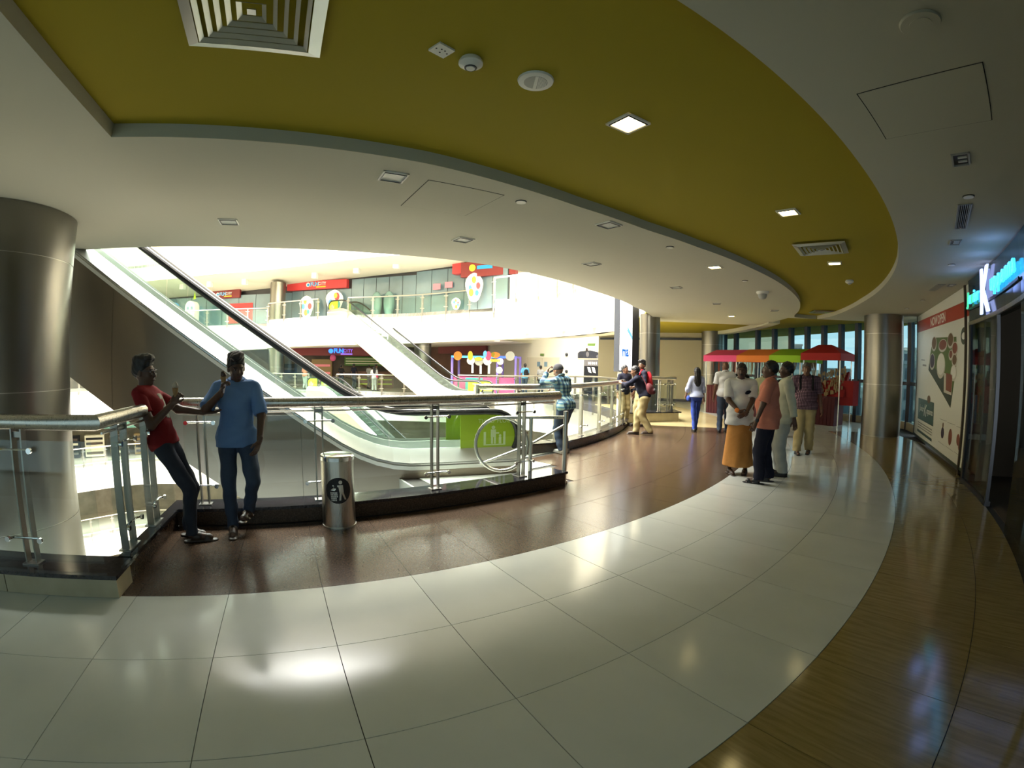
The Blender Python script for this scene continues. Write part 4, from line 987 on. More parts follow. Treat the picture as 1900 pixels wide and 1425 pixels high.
# ================================================================== tall advertising screen
mat('screen_white', (.9, .9, .9), .4, emit=(.92, .97, 1.0), emit_s=1.05); mat('screen_wood', (.6, .62, .62), .4, emit=(.60, .66, .68), emit_s=1.0); mat('screen_blue', (.1, .3, .5), .4, emit=(.10, .28, .40), emit_s=1.0)
mat('max_blue', (.0, .10, .45), .4, emit=(.0, .09, .45), emit_s=.8); mat('max_grey', (.3, .3, .33), .4, emit=(.28, .28, .31), emit_s=1.0)
XM = frame((3.02, 13.27, 0), (.93, .36, 0)); sc_o = thing('advert_screen', 'tall glowing advertising screen with the word max', 'screen', (3.02, 13.27, 1.45)); XI = Matrix.Translation(-Vector(sc_o.location)) @ XM
MB().box((0, .005, 1.48), (.385, .06, 4.6), XI).build('screen_face', 'screen_white', sc_o); MB().box((-.01, .06, 1.44), (.62, .34, 4.62), XI).build('housing', 'mullion', sc_o); MB().box((.39, .0, 1.44), (.62, .06, 4.62), XI).build('edge_panel', 'dark_metal', sc_o)
MB().box((.10, .1, .18), (.5, .3, 1.45), XI).build('pedestal', 'paint_white', sc_o)
MB().box((.0, .001, 2.33), (.385, .004, 4.6), XI).build('screen_picture', 'screen_wood', sc_o)
for i in range(14): MB().add([XI @ Vector(q) for q in ((0, 0, 2.40 + .15 * i), (.385, 0, 2.37 + .15 * i), (.385, 0, 2.378 + .15 * i), (0, 0, 2.408 + .15 * i))], [(0, 1, 2, 3)]).build('plank_line', 'max_grey', sc_o)
MB().add([XI @ Vector(q) for q in ((.2, -.001, 2.75), (.385, -.001, 2.45), (.385, -.001, 2.35), (.19, -.001, 2.62))], [(0, 1, 2, 3)]).build('picture_shadow', 'screen_blue', sc_o); MB().add([XI @ Vector(q) for q in ((.17, -.002, 2.62), (.22, -.002, 2.62), (.22, -.002, 3.1), (.17, -.002, 3.1))], [(0, 1, 2, 3)]).build('picture_leg', 'screen_white', sc_o)
R90 = Matrix.Rotation(rad(90), 4, 'X')
text('screen_lettering', 'ma', .30, .0005, 'max_blue', sc_o, XI @ Matrix.Translation((.150, .002, 2.0)) @ R90 @ Matrix.Diagonal((.60, 1.35, 1, 1)), bold=.010)
text('screen_lettering', 'x', .30, .0005, 'max_grey', sc_o, XI @ Matrix.Translation((.300, .002, 2.0)) @ R90 @ Matrix.Diagonal((.6, 1.35, 1, 1)), bold=.006)
for i in range(5): MB().box((.08 + i * .046, .001, 1.73), (.112 + i * .046, .003, 1.755), XI).build('caption_block', 'max_grey', sc_o)
# ================================================================== people: figures grown from signed distance fields
def _v(x): return np.array(x, float)
class Field:
    """smooth union of tapered capsules and ellipsoids, meshed with surface nets"""
    def __init__(s, vox): s.p = []; s.cuts = []; s.vox = vox; s.sub = []
    def cap(s, a, b, ra, rb=None, k=.02, fl=None):
        s.p.append(('c', _v(a), _v(b), ra, ra if rb is None else rb, k, fl)); return s
    def ell(s, c, r, R=None, k=.02):
        s.p.append(('e', _v(c), _v(r), np.eye(3) if R is None else _v(R), None, k, None)); return s
    def cut(s, pt, n): s.cuts.append((_v(pt), _v(n) / np.linalg.norm(n))); return s      # keeps the side n points to
    def bbox(s, q, m):
        if q[0] == 'c':
            r = max(q[3], q[4]) + m; return np.minimum(q[1], q[2]) - r, np.maximum(q[1], q[2]) + r
        r = np.abs(q[3]) @ q[2] + m; return q[1] - r, q[1] + r
    def mesh(s, wob=None):
        h = s.vox; m = 3 * h
        lo = np.min([s.bbox(q, m)[0] for q in s.p], 0); hi = np.max([s.bbox(q, m)[1] for q in s.p], 0)
        n = np.ceil((hi - lo) / h).astype(int) + 1
        ax = [lo[i] + h * np.arange(n[i]) for i in range(3)]
        F = np.full(n, 1.0, np.float32)
        for q in s.p:
            k = q[5]; a, b = s.bbox(q, max(k, m) + h)
            i0 = np.clip(np.floor((a - lo) / h).astype(int), 0, n); i1 = np.clip(np.ceil((b - lo) / h).astype(int) + 1, 0, n)
            if (i1 <= i0).any(): continue
            X = ax[0][i0[0]:i1[0], None, None]; Y = ax[1][None, i0[1]:i1[1], None]; Z = ax[2][None, None, i0[2]:i1[2]]
            if q[0] == 'c':
                A, B = q[1], q[2]; d = B - A; L = d @ d + 1e-12
                px, py, pz = X - A[0], Y - A[1], Z - A[2]
                t = np.clip((px * d[0] + py * d[1] + pz * d[2]) / L, 0, 1)
                rx, ry, rz = px - t * d[0], py - t * d[1], pz - t * d[2]
                if q[6] is not None:                         # flattened section: (unit vector, factor)
                    u, f = _v(q[6][0]), q[6][1]; w = rx * u[0] + ry * u[1] + rz * u[2]
                    D = np.sqrt(rx * rx + ry * ry + rz * rz + w * w * (f * f - 1)) - (q[3] + t * (q[4] - q[3]))
                else: D = np.sqrt(rx * rx + ry * ry + rz * rz) - (q[3] + t * (q[4] - q[3]))
            else:
                R = q[3]; px, py, pz = X - q[1][0], Y - q[1][1], Z - q[1][2]
                l = [(px * R[0, j] + py * R[1, j] + pz * R[2, j]) for j in range(3)]
                k0 = np.sqrt(sum((l[j] / q[2][j]) ** 2 for j in range(3))); k1 = np.sqrt(sum((l[j] / q[2][j] ** 2) ** 2 for j in range(3))) + 1e-9
                D = k0 * (k0 - 1) / k1
            S = F[i0[0]:i1[0], i0[1]:i1[1], i0[2]:i1[2]]
            g = np.clip(.5 + .5 * (S - D) / k, 0, 1)
            F[i0[0]:i1[0], i0[1]:i1[1], i0[2]:i1[2]] = S * (1 - g) + D * g - k * g * (1 - g)
        X = ax[0][:, None, None]; Y = ax[1][None, :, None]; Z = ax[2][None, None, :]
        if wob: F = F + wob(X, Y, Z).astype(np.float32)
        for pt, nn in s.cuts:
            F = np.maximum(F, (-((X - pt[0]) * nn[0] + (Y - pt[1]) * nn[1] + (Z - pt[2]) * nn[2])).astype(np.float32))
        F[0] = F[-1] = 1; F[:, 0] = F[:, -1] = 1; F[:, :, 0] = F[:, :, -1] = 1
        return nets(F, lo, h)
def nets(F, lo, h):
    ins = F < 0; n = np.array(F.shape)
    c = np.zeros(n - 1, np.int8)
    for dx in (0, 1):
        for dy in (0, 1):
            for dz in (0, 1): c += ins[dx:n[0] - 1 + dx, dy:n[1] - 1 + dy, dz:n[2] - 1 + dz]
    act = (c > 0) & (c < 8); idx = np.argwhere(act)
    if len(idx) == 0: return np.zeros((0, 3)), []
    ids = np.full(n - 1, -1, np.int64); ids[act] = np.arange(len(idx))
    corner = [(a, b, d) for a in (0, 1) for b in (0, 1) for d in (0, 1)]
    val = np.stack([F[idx[:, 0] + a, idx[:, 1] + b, idx[:, 2] + d] for a, b, d in corner], 1)
    acc = np.zeros((len(idx), 3)); cnt = np.zeros(len(idx))
    for i in range(8):
        for j in range(i + 1, 8):
            ci, cj = np.array(corner[i]), np.array(corner[j])
            if np.abs(ci - cj).sum() != 1: continue
            a, b = val[:, i], val[:, j]; m = (a < 0) != (b < 0)
            t = np.where(m, a / np.where(m, a - b, 1), 0)
            acc += np.where(m[:, None], ci + t[:, None] * (cj - ci), 0); cnt += m
    V = lo + h * (idx + acc / cnt[:, None])
    quads = []
    for axs in range(3):
        o1, o2 = [(1, 2), (2, 0), (0, 1)][axs]
        sl0 = [slice(1, -1)] * 3; sl0[axs] = slice(0, -1); sl1 = [slice(1, -1)] * 3; sl1[axs] = slice(1, None)
        a, b = ins[tuple(sl0)], ins[tuple(sl1)]; m = np.argwhere(a != b)
        if len(m) == 0: continue
        base = m.copy(); off = np.ones(3, int); off[axs] = 0; base = base + off
        def cell(d1, d2):
            q = base.copy(); q[:, o1] -= d1; q[:, o2] -= d2; return ids[q[:, 0], q[:, 1], q[:, 2]]
        Q = np.stack([cell(1, 1), cell(0, 1), cell(0, 0), cell(1, 0)], 1)
        flip = b[m[:, 0], m[:, 1], m[:, 2]]
        Q[flip] = Q[flip][:, ::-1]; quads.append(Q[(Q >= 0).all(1)])
    return V, np.concatenate(quads)
def np_object(name, parts, m, parent=None, smooth=True):
    """one mesh object from several (vertices, quads)"""
    Vs, Qs, o = [], [], 0
    for V, Q in parts:
        if len(V) == 0: continue
        Vs.append(V); Qs.append(np.asarray(Q) + o); o += len(V)
    V = np.concatenate(Vs); Q = np.concatenate(Qs)
    me = bpy.data.meshes.new(name); me.vertices.add(len(V)); me.vertices.foreach_set('co', V.astype(np.float32).ravel())
    me.loops.add(len(Q) * 4); me.loops.foreach_set('vertex_index', Q.astype(np.int32).ravel())
    me.polygons.add(len(Q)); me.polygons.foreach_set('loop_start', np.arange(0, len(Q) * 4, 4, dtype=np.int32)); me.polygons.foreach_set('loop_total', np.full(len(Q), 4, np.int32))
    me.polygons.foreach_set('use_smooth', [smooth] * len(Q)); me.update(); me.validate()
    me.materials.append(MATS[m] if isinstance(m, str) else m)
    ob = bpy.data.objects.new(name, me); COL.objects.link(ob)
    if parent is not None: ob.parent = parent
    return ob
def rot(rx=0, ry=0, rz=0):
    return np.array(Matrix.Rotation(rad(rz), 3, 'Z') @ Matrix.Rotation(rad(ry), 3, 'Y') @ Matrix.Rotation(rad(rx), 3, 'X'))
def ik(a, c, l1, l2, pole):
    a, c = _v(a), _v(c); d = c - a; L = np.linalg.norm(d); Lm = min(L, (l1 + l2) * .999)
    d = d / L; c = a + d * Lm; x = (l1 * l1 - l2 * l2 + Lm * Lm) / (2 * Lm); hh = math.sqrt(max(l1 * l1 - x * x, 0))
    p = _v(pole) - d * (_v(pole) @ d); p = p / (np.linalg.norm(p) + 1e-9)
    return a + d * x + p * hh, c

mat('skin_brown', (.16, .075, .042), .5); mat('skin_dark', (.085, .042, .026), .5); mat('skin_mid', (.26, .14, .085), .5)
mat('hair_black', (.008, .007, .008), .55); mat('hair_grey', (.10, .09, .085), .7); mat('eye_white', (.30, .28, .26), .3); mat('lip', (.10, .035, .03), .5)
def fabric(name, c, c2=None): return mat(name, c, .88, spec=.2, noise=(7, c2 or tuple(min(1, x * 1.25) for x in c), .25), bump=(16, .35))
fabric('cloth_red', (.17, .011, .014)); fabric('cloth_blue', (.11, .21, .42), (.14, .25, .48)); fabric('denim', (.035, .050, .085), (.055, .075, .12)); fabric('denim_blue', (.03, .06, .30), (.05, .09, .38)); fabric('denim_grey', (.028, .032, .045))
fabric('cloth_white', (.62, .64, .66), (.70, .71, .73)); fabric('cloth_offwhite', (.50, .52, .42)); fabric('cloth_pink', (.46, .165, .115), (.52, .20, .145)); fabric('cloth_navy', (.012, .013, .025)); fabric('cloth_dark', (.012, .012, .014)); fabric('cloth_charcoal', (.030, .030, .036))
fabric('khaki', (.36, .29, .15), (.42, .35, .19)); fabric('lungi_orange', (.42, .185, .045), (.50, .24, .07)); fabric('trouser_grey', (.36, .38, .36)); fabric('cloth_peri', (.42, .47, .68), (.50, .55, .75)); fabric('cloth_sky', (.10, .32, .52)); fabric('cloth_salmon', (.62, .25, .16)); fabric('cloth_grey', (.25, .25, .25)); fabric('cloth_lime', (.46, .48, .30))
fabric('bag_black', (.015, .014, .016)); fabric('bag_maroon', (.11, .03, .035)); fabric('bag_red', (.45, .02, .03)); fabric('bag_grey', (.12, .11, .11)); fabric('bag_pink', (.60, .05, .12))
mat('leather_brown', (.035, .020, .013), .5); mat('leather_black', (.010, .010, .012), .4); mat('shoe_grey', (.25, .24, .22), .6)
check_mat('check_purple', ((.34, .22, .27), (.06, .02, .05), (.05, .02, .045), (.012, .006, .014)), 36)
check_mat('check_blue', ((.08, .22, .34), (.02, .05, .10), (.30, .42, .38), (.06, .14, .20)), 15, .55)

def hand_field(W, f, nrm, side, curl, scale, vox, thumb_in=.5, spread=.10):
    """palm and five fingers: W wrist, f finger direction, nrm palm normal, side = +1 when the thumb lies towards f x nrm"""
    f = _v(f) / np.linalg.norm(f); nrm = _v(nrm); nrm = nrm - f * (nrm @ f); nrm /= np.linalg.norm(nrm); t = np.cross(f, nrm) * side
    F = Field(vox); s = scale
    F.cap(W - f * .03 * s, W + f * .02 * s, .024 * s, .025 * s, .012)
    for o in (-.026, -.009, .009, .026): F.cap(W + f * .02 * s + t * o * .7 * s, W + f * .085 * s + t * o * s, .0135 * s, .0115 * s, .010)
    L = [(.028, .072, .0092), (.0095, .080, .0096), (-.0095, .075, .0092), (-.027, .060, .0082)]
    for o, ln, r in L:
        q = W + f * .085 * s + t * o * s; a = 0
        for j, fr in enumerate((.45, .32, .23)):
            a += curl * (.75 if j == 0 else 1.0)
            d = f * cos(a) + nrm * sin(a) + t * o * spread / .03 * (1 if j == 0 else .4) * cos(a); d /= np.linalg.norm(d)
            e = q + d * ln * fr * s; F.cap(q, e, r * s * (1 - .08 * j), r * s * (.92 - .08 * j), .004); q = e
    q = W + f * .025 * s + t * .024 * s
    d1 = f * .62 + t * .72 * (1 - .45 * thumb_in) + nrm * .45 * thumb_in; d1 /= np.linalg.norm(d1)
    e = q + d1 * .045 * s; F.cap(q, e, .0135 * s, .0110 * s, .008)
    d2 = f * .85 + t * .25 * (1 - thumb_in) + nrm * (.25 + .5 * thumb_in * min(curl, 1)); d2 /= np.linalg.norm(d2)
    F.cap(e, e + d2 * .034 * s, .0105 * s, .0085 * s, .004)
    return F.mesh()

def person(label, loc, face, h=1.70, vox=.012, skin='skin_brown', hair='hair_black', hair_style='short', shirt='cloth_white', trousers='denim', shoes='leather_black', sleeve=.55, hem=.86, belly=0.0, build=1.0,
           pelvis=(0, 0, .953), lean=(0, 0, 0), head=(0, 0, 0), feet=None, wrists=None, poles=None, hands=None, cuff=.10, loose=.016, leg_loose=.018, skirt=None, z0=0.0, group=None, collar=True, fine_hands=True, features=True, shoe_open=False, knees=None, female=False, sole=.0):
    """facing +y locally, +x is the person's right; face = plan direction the body faces"""
    s = h / 1.70; S = lambda q: _v(q) * s
    yaw = math.atan2(face[1], face[0]) - pi / 2
    T = rot(*lean); pv = S(pelvis)
    tp = lambda q: pv + T @ (S(q) - S((0, 0, .95)))                # torso point given in the upright frame
    bw = build
    sh = {1: tp((.168 * bw, -.01, 1.395)), -1: tp((-.168 * bw, -.01, 1.395))}
    hp = {1: pv + T @ S((.088, 0, -.05)) * 1.0, -1: pv + T @ S((-.088, 0, -.05))}
    feet = feet or {1: (.10, .02, 0, 8), -1: (-.10, -.02, 0, -8)}
    wrists = wrists or {1: (.27, .06, .80), -1: (-.27, .06, .80)}
    poles = poles or {1: (.4, -1, 0), -1: (-.4, -1, 0)}
    hands = hands or {}
    knees = knees or {}
    Hn = tp((0, .0, 1.46)); HR = T @ rot(*head); hd = lambda q: Hn + HR @ (S(q) - S((0, 0, 1.46)))
    ank, kne, toe = {}, {}, {}
    for sd in (1, -1):
        x, y, z, fy = feet[sd][:4]; fp = feet[sd][4] if len(feet[sd]) > 4 else 0
        fd = rot(fp, 0, fy) @ _v((0, 1, 0)); A = S((x, y, z + .075)); kne[sd], ank[sd] = ik(hp[sd], A, .425 * s, .415 * s, knees.get(sd, fd + _v((0, .3, 0))))
        toe[sd] = ank[sd] + fd * .165 * s + _v((0, 0, -.047 * s if fp == 0 else 0)) + (rot(fp, 0, fy) @ _v((0, 0, -.047 * s)) if fp else 0); ank[sd] = ank[sd]
    elb, wri = {}, {}
    for sd in (1, -1): elb[sd], wri[sd] = ik(sh[sd], S(wrists[sd]), .285 * s, .255 * s, poles[sd])
    root = thing('person', label, 'person', (loc[0], loc[1], z0), yaw, group)
    # ---- primitive lists
    def torso(F, o, k=.04):
        F.ell(tp((0, 0, 1.27)), S((.155 * bw + o, .105 * bw + o, .205)), T, k); F.cap(sh[1] * .86 + sh[-1] * .14, sh[-1] * .86 + sh[1] * .14, .062 * s + o, .062 * s + o, k)
        F.ell(tp((0, .012 + belly * .35, 1.09)), S((.138 * bw + belly * .5 + o, .100 * bw + belly + o, .18)), T, k); F.ell(tp((0, -.012, .955)), S((.158 * bw + o, .115 * bw + o, .125)), T, k)
        if female: F.ell(tp((0, -.05, .93)), S((.165 + o, .115 + o, .12)), T, k)
    def leg(F, o, k=.03, lo=0):
        for sd in (1, -1):
            F.cap(hp[sd], kne[sd], .086 * s * bw + o, .060 * s + o * 1.1, k); F.cap(kne[sd], ank[sd], .058 * s + o * 1.2, .042 * s + o * 1.2 + lo, k)
    # ---- body: one continuous figure
    F = Field(vox); torso(F, -.012)
    leg(F, -.010)
    F.cap(tp((0, -.02, 1.42)), hd((0, .0, 1.53)), .056 * s, .050 * s, .02)
    F.ell(hd((0, -.012, 1.605)), S((.076, .097, .098)), HR, .02); F.ell(hd((0, .032, 1.553)), S((.057, .066, .088)), HR, .02); F.ell(hd((0, .058, 1.488)), S((.030, .030, .022)), HR, .018)
    F.cap(hd((0, .094, 1.590)), hd((0, .112, 1.553)), .009 * s, .014 * s, .010); F.cap(hd((-.035, .082, 1.610)), hd((.035, .082, 1.610)), .010 * s, .010 * s, .012)
    F.ell(hd((0, .093, 1.520)), S((.024, .010, .009)), HR, .006)
    for sd in (1, -1):
        F.ell(hd((.077 * sd, -.004, 1.575)), S((.011, .020, .031)), HR, .008); F.ell(hd((.036 * sd, .068, 1.555)), S((.020, .020, .02)), HR, .015)
        F.cap(sh[sd], elb[sd], .052 * s * bw, .041 * s, .03); F.cap(elb[sd], wri[sd], .041 * s, .027 * s, .02)
        if not fine_hands or sd not in hands:
            d = (wri[sd] - elb[sd]); d = d / np.linalg.norm(d); F.cap(wri[sd], wri[sd] + d * .07 * s, .028 * s, .03 * s, .015)
        F.cap(ank[sd] + _v((0, 0, -.01)), toe[sd], .036 * s, .030 * s, .02)
    parts = [F.mesh()]
    for sd in (1, -1):
        spec = hands.get(sd)
        if spec is None:
            d = wri[sd] - elb[sd]; spec = dict(f=d, n=(-sd, .2, 0), curl=.35)
        if fine_hands:
            f = _v(spec.get('f', wri[sd] - elb[sd])); nn = _v(spec.get('n', (-sd, 0, 0)))
            thumb = _v(spec.get('thumb', (0, 1, .3))); side = 1 if np.cross(f, nn) @ thumb > 0 else -1
            parts.append(hand_field(wri[sd], f, nn, side, spec.get('curl', .35), s, min(.0055, vox * .6), spec.get('thumb_in', .4)))
    np_object('body', parts, skin, root)
    # ---- shirt
    if shirt:
        F = Field(vox); torso(F, loose)
        F.cap(tp((0, -.02, 1.40)), tp((0, -.005, 1.455)), .066 * s, .060 * s, .03)
        slv = []
        for sd in (1, -1):
            e = sleeve; lo_ = loose * .75; G = Field(vox)
            F.cap(sh[sd], sh[sd] + (elb[sd] - sh[sd]) * .3, .046 * s * bw + lo_, .044 * s * bw + lo_, .03)
            if e <= 1:
                q = sh[sd] + (elb[sd] - sh[sd]) * e; d = (elb[sd] - sh[sd]) / np.linalg.norm(elb[sd] - sh[sd])
                G.cap(sh[sd], q + d * .05, .050 * s * bw + lo_, .048 * s * bw + lo_ * 1.5, .03)
            else:
                q = elb[sd] + (wri[sd] - elb[sd]) * (e - 1); d = (wri[sd] - elb[sd]) / np.linalg.norm(wri[sd] - elb[sd]); G.cap(sh[sd], elb[sd], .050 * s * bw + lo_, .043 * s + lo_, .03); G.cap(elb[sd], q + d * .03, .043 * s + lo_, .034 * s + lo_, .02)
            G.cut(q, -d); slv.append(G.mesh(lambda X, Y, Z: .003 * np.sin(45 * Z + 20 * X)))
        F.ell(tp((0, -.012, .955)), S((.158 * bw + loose + .012, .115 * bw + loose + .012, .14)), T, .03)
        if hem < .86: F.cap(tp((-.06 * bw, 0, hem + .04)), tp((.06 * bw, 0, hem + .04)), .122 * s * bw + loose, .122 * s * bw + loose, .05); 
        F.cut(tp((0, 0, hem)), T @ _v((0, 0, 1))); F.cut(tp((0, .02, 1.466)), T @ _v((0, -.35, -1)))
        A_, B_ = 60 / s, 22 / s
        wob = lambda X, Y, Z: .0035 * np.sin(A_ * .5 * Z + 9 * X + 2.0 * np.sin(11 * Y + 5 * Z)) + .003 * np.sin(26 * X + 14 * Z + 8 * np.sin(7 * Z))
        np_object('shirt', [F.mesh(wob)] + slv, shirt, root)
        if collar:
            F = Field(min(vox, .009)); n_ = 14
            for i in range(n_):
                g0 = 2 * pi * i / n_ + .25 * 0; g1 = 2 * pi * (i + 1) / n_
                if abs(((g0 + g1) / 2 - pi / 2)) < .30: continue
                pt = lambda g, zz: tp((.072 * cos(g), -.012 + .068 * sin(g), zz - .026 * sin(g)))
                F.cap(pt(g0, 1.474), pt(g1, 1.474), .016 * s, .016 * s, .006)
            np_object('collar', [F.mesh()], shirt, root)
    # ---- trousers or wrapped skirt
    if skirt:
        F = Field(vox); c0 = pv + _v((0, 0, .06 * s)); zb = skirt['hem'] * s; cb = (ank[1] + ank[-1]) / 2
        F.cap(c0, _v((cb[0], cb[1] + .01, zb - .05)), .145 * s * bw, .225 * s * bw, .03, ((0, 1, 0), 1.28))
        F.ell(c0 + _v((0, 0, -.05)), (.15 * s * bw, .115 * s * bw, .12), None, .04)
        F.cut((0, 0, zb), (0, .10, 1)); F.cut(c0 + _v((0, 0, .03)), (0, 0, -1))
        np_object('wrapped_skirt', [F.mesh(lambda X, Y, Z: .009 * np.clip(1.0 - Z, 0, 1) * np.sin(34 * X + 5 * Z + 9 * Y))], skirt['m'], root)
    elif trousers:
        F = Field(vox); leg(F, leg_loose - .004, .03, .004)
        F.ell(tp((0, -.012, .955)), S((.162 * bw + .010, .118 * bw + .010, .125)), T, .03)
        if female: F.ell(tp((0, -.05, .93)), S((.170, .120, .12)), T, .03)
        F.cut(tp((0, 0, 1.03)), T @ _v((0, 0, -1)))
        zc = min(ank[1][2], ank[-1][2])
        if abs(ank[1][2] - ank[-1][2]) < .05: F.cut((0, 0, zc - .04 + cuff * .3), (0, 0, 1))
        wob = lambda X, Y, Z: .004 * np.sin(38 * Z + 10 * X + 2 * np.sin(13 * Y)) + .003 * np.sin(21 * Z - 17 * Y)
        np_object('trousers', [F.mesh(wob)], trousers, root)
    # ---- hair
    if hair_style:
        F = Field(min(vox, .010))
        F.ell(hd((0, -.016, 1.612)), S((.085, .106, .106)), HR, .02)
        up = HR @ _v((0, 0, 1))
        if hair_style == 'long':
            F.ell(hd((0, -.085, 1.52)), S((.095, .055, .16)), HR, .04); F.ell(hd((0, -.105, 1.36)), S((.100, .045, .17)), HR, .05)
            F.cut(hd((0, .045, 1.600)), HR @ _v((0, -1, .20)))
        elif hair_style == 'bun':
            F.ell(hd((0, -.12, 1.56)), S((.05, .045, .05)), HR, .02); F.cut(hd((0, .055, 1.615)), HR @ _v((0, -.75, .75)))
        elif hair_style == 'cap':
            F.cut(hd((0, .05, 1.62)), HR @ _v((0, -.30, 1)))
        else:
            if hair_style == 'quiff': F.ell(hd((.015, .066, 1.706)), S((.058, .042, .030)), HR, .03); F.ell(hd((0, -.02, 1.695)), S((.080, .092, .050)), HR, .03); F.ell(hd((-.02, .02, 1.725)), S((.045, .06, .022)), HR, .02)
            F.cut(hd((0, .062, 1.632)), HR @ _v((0, -.62, .78))); F.cut(hd((0, -.05, 1.532)), HR @ _v((0, .15, 1)))
        wb = (lambda X, Y, Z: .006 * np.sin(95 * X + 60 * Z) * np.sin(85 * Y + 41 * Z)) if hair_style != 'cap' else None
        np_object('hair' if hair_style != 'cap' else 'cap', [F.mesh(wb)], hair, root)
        if hair_style == 'cap': np_object('cap_peak', [Field(.008).ell(hd((0, .13, 1.628)), S((.075, .07, .008)), HR @ rot(-12), .01).mesh()], hair, root)
    # ---- face
    if features:
        for sd in (1, -1):
            np_object('eye', [Field(.004).ell(hd((.031 * sd, .080, 1.589)), S((.013, .009, .006)), HR).mesh()], 'eye_white', root)
            np_object('pupil', [Field(.003).ell(hd((.031 * sd, .0875, 1.589)), S((.006, .004, .006)), HR).mesh()], 'hair_black', root)
            np_object('eyebrow', [Field(.004).cap(hd((.016 * sd, .094, 1.611)), hd((.048 * sd, .083, 1.613)), .0055, .004).mesh()], hair if hair_style else 'hair_black', root)
        np_object('lips', [Field(.004).ell(hd((0, .099, 1.520)), S((.024, .006, .008)), HR).mesh()], 'lip', root)
    # ---- shoes
    for sd in (1, -1):
        F = Field(min(vox, .010)); A, B = ank[sd], toe[sd]; d = (B - A); d[2] = 0; d = d / (np.linalg.norm(d) + 1e-9)
        if shoe_open:
            F.cap(A + _v((0, 0, -.066 * s)) - d * .045 * s, B + d * .03 * s + _v((0, 0, -.022 * s)), .042 * s, .046 * s, .01, ((0, 0, 1), 4.0)); F.cap(A + _v((0, 0, -.03 * s)) + d * .03 * s, A + _v((0, 0, -.03 * s)) + d * .06 * s, .046 * s, .045 * s, .01); F.cap(B - d * .03 * s, B - d * .015 * s, .040 * s, .039 * s, .01)
        else:
            F.cap(A + _v((0, 0, -.028 * s)) - d * .035 * s, B, .046 * s, .040 * s, .02); F.cap(A + _v((0, 0, -.062 * s)) - d * .045 * s, B + d * .025 * s + _v((0, 0, -.016 * s)), .040 * s, .042 * s, .02, ((0, 0, 1), 3.2))
        if len(feet[sd]) < 5: F.cut((0, 0, feet[sd][2] * s + .001), (0, 0, 1))
        np_object('sandal' if shoe_open else 'shoe', [F.mesh()], shoes, root)
    root['_'] = 0; del root['_']
    return root, dict(wri=wri, elb=elb, sh=sh, hd=hd, tp=tp, T=T, HR=HR, s=s, yaw=yaw, ank=ank, kne=kne)
def worn(root, name, parts, m): return np_object(name, parts, m, root)
def world_of(root, q): return Matrix.Translation(root.location) @ Matrix.Rotation(root.rotation_euler.z, 4, 'Z') @ Vector(q)
# ---- the two young men with ice cream at the near railing
r1, k1 = person('young man in a red printed t-shirt leaning on the railing with an ice cream', (-2.97, 3.64), (.93, .30), 1.70, .009, 'skin_dark', 'hair_black', 'quiff', 'cloth_red', 'denim_grey', 'leather_brown', sleeve=.62, hem=.90, collar=False, build=.92,
    pelvis=(.02, -.09, .905), lean=(20, 0, 0), head=(-20, 0, -6), feet={1: (.08, .12, 0, 14), -1: (-.07, .03, 0, -10)}, wrists={1: (.15, .05, 1.24), -1: (-.15, .24, 1.14)}, poles={1: (.25, -.2, -1), -1: (-.3, -.2, -1)},
    hands={1: dict(f=(-.15, .45, .85), n=(-.9, .2, -.1), curl=.95, thumb=(0, .6, .6), thumb_in=.8), -1: dict(f=(-.05, 1, .02), n=(.15, 0, 1), curl=.16, thumb=(-1, 0, 0), thumb_in=.1)}, leg_loose=.010, shoe_open=True)
T_, tp_ = k1['T'], k1['tp']
F = Field(.009); F.ell(tp_((0, 0, 1.27)), (.155 * .92 + .0205, .105 * .92 + .0205, .205), T_, .04); F.ell(tp_((0, .012, 1.09)), (.138 * .92 + .0205, .100 * .92 + .0205, .18), T_, .04)
for pt, nn in (((0, .03, 1.2), (0, 1, 0)), ((-.12, 0, 1.2), (1, 0, .35)), ((.03, 0, 1.2), (-1, 0, 0)), ((0, 0, 1.36), (0, 0, -1)), ((0, 0, 1.12), (0, 0, 1))): F.cut(tp_(pt), T_ @ _v(nn))
fabric('print_pale', (.42, .45, .36), (.10, .10, .08)); worn(r1, 'shirt_print', [F.mesh(lambda X, Y, Z: .012 * np.clip(np.sin(90 * X + 60 * Z) - .55, 0, 1))], 'print_pale')
hd = k1['hd']; b = MB()
for sd in (1, -1):
    b.tube([Vector(hd((sd * (.012 + .042 * (u > 0)), .102, 1.588 + v))) for u, v in ((0, .016), (1, .016), (1, -.016), (0, -.016))], .0022, 6, closed=True); b.tube([Vector(hd((sd * .054, .100, 1.600))), Vector(hd((sd * .080, .0, 1.598)))], .002, 6)
b.tube([Vector(hd((-.012, .104, 1.596))), Vector(hd((.012, .104, 1.596)))], .002, 6); b.build('spectacles', 'dark_metal', r1)
r2, k2 = person('young man in a blue shirt with rolled sleeves leaning back on the railing', (-2.56, 4.03), (.40, -.92), 1.70, .009, 'skin_dark', 'hair_black', 'quiff', 'cloth_blue', 'denim', 'leather_brown', sleeve=.95, hem=.84, build=1.04, loose=.020,
    pelvis=(0, -.10, .91), lean=(3, 0, 0), head=(-16, 4, 22), feet={1: (.07, .06, 0, 6), -1: (-.08, -.07, .11, -14)}, knees={-1: (-.35, 1, 0)}, wrists={1: (.09, .17, 1.33), -1: (-.24, .10, .88)}, poles={1: (.9, -.2, -1), -1: (-1, -.6, 0)},
    hands={1: dict(f=(-.30, .30, .85), n=(-.8, .3, -.1), curl=.85, thumb=(0, .6, .6), thumb_in=.8), -1: dict(f=(.35, .25, -.9), n=(.8, -.5, .2), curl=.30, thumb=(.3, 1, 0))}, leg_loose=.012, shoe_open=True)
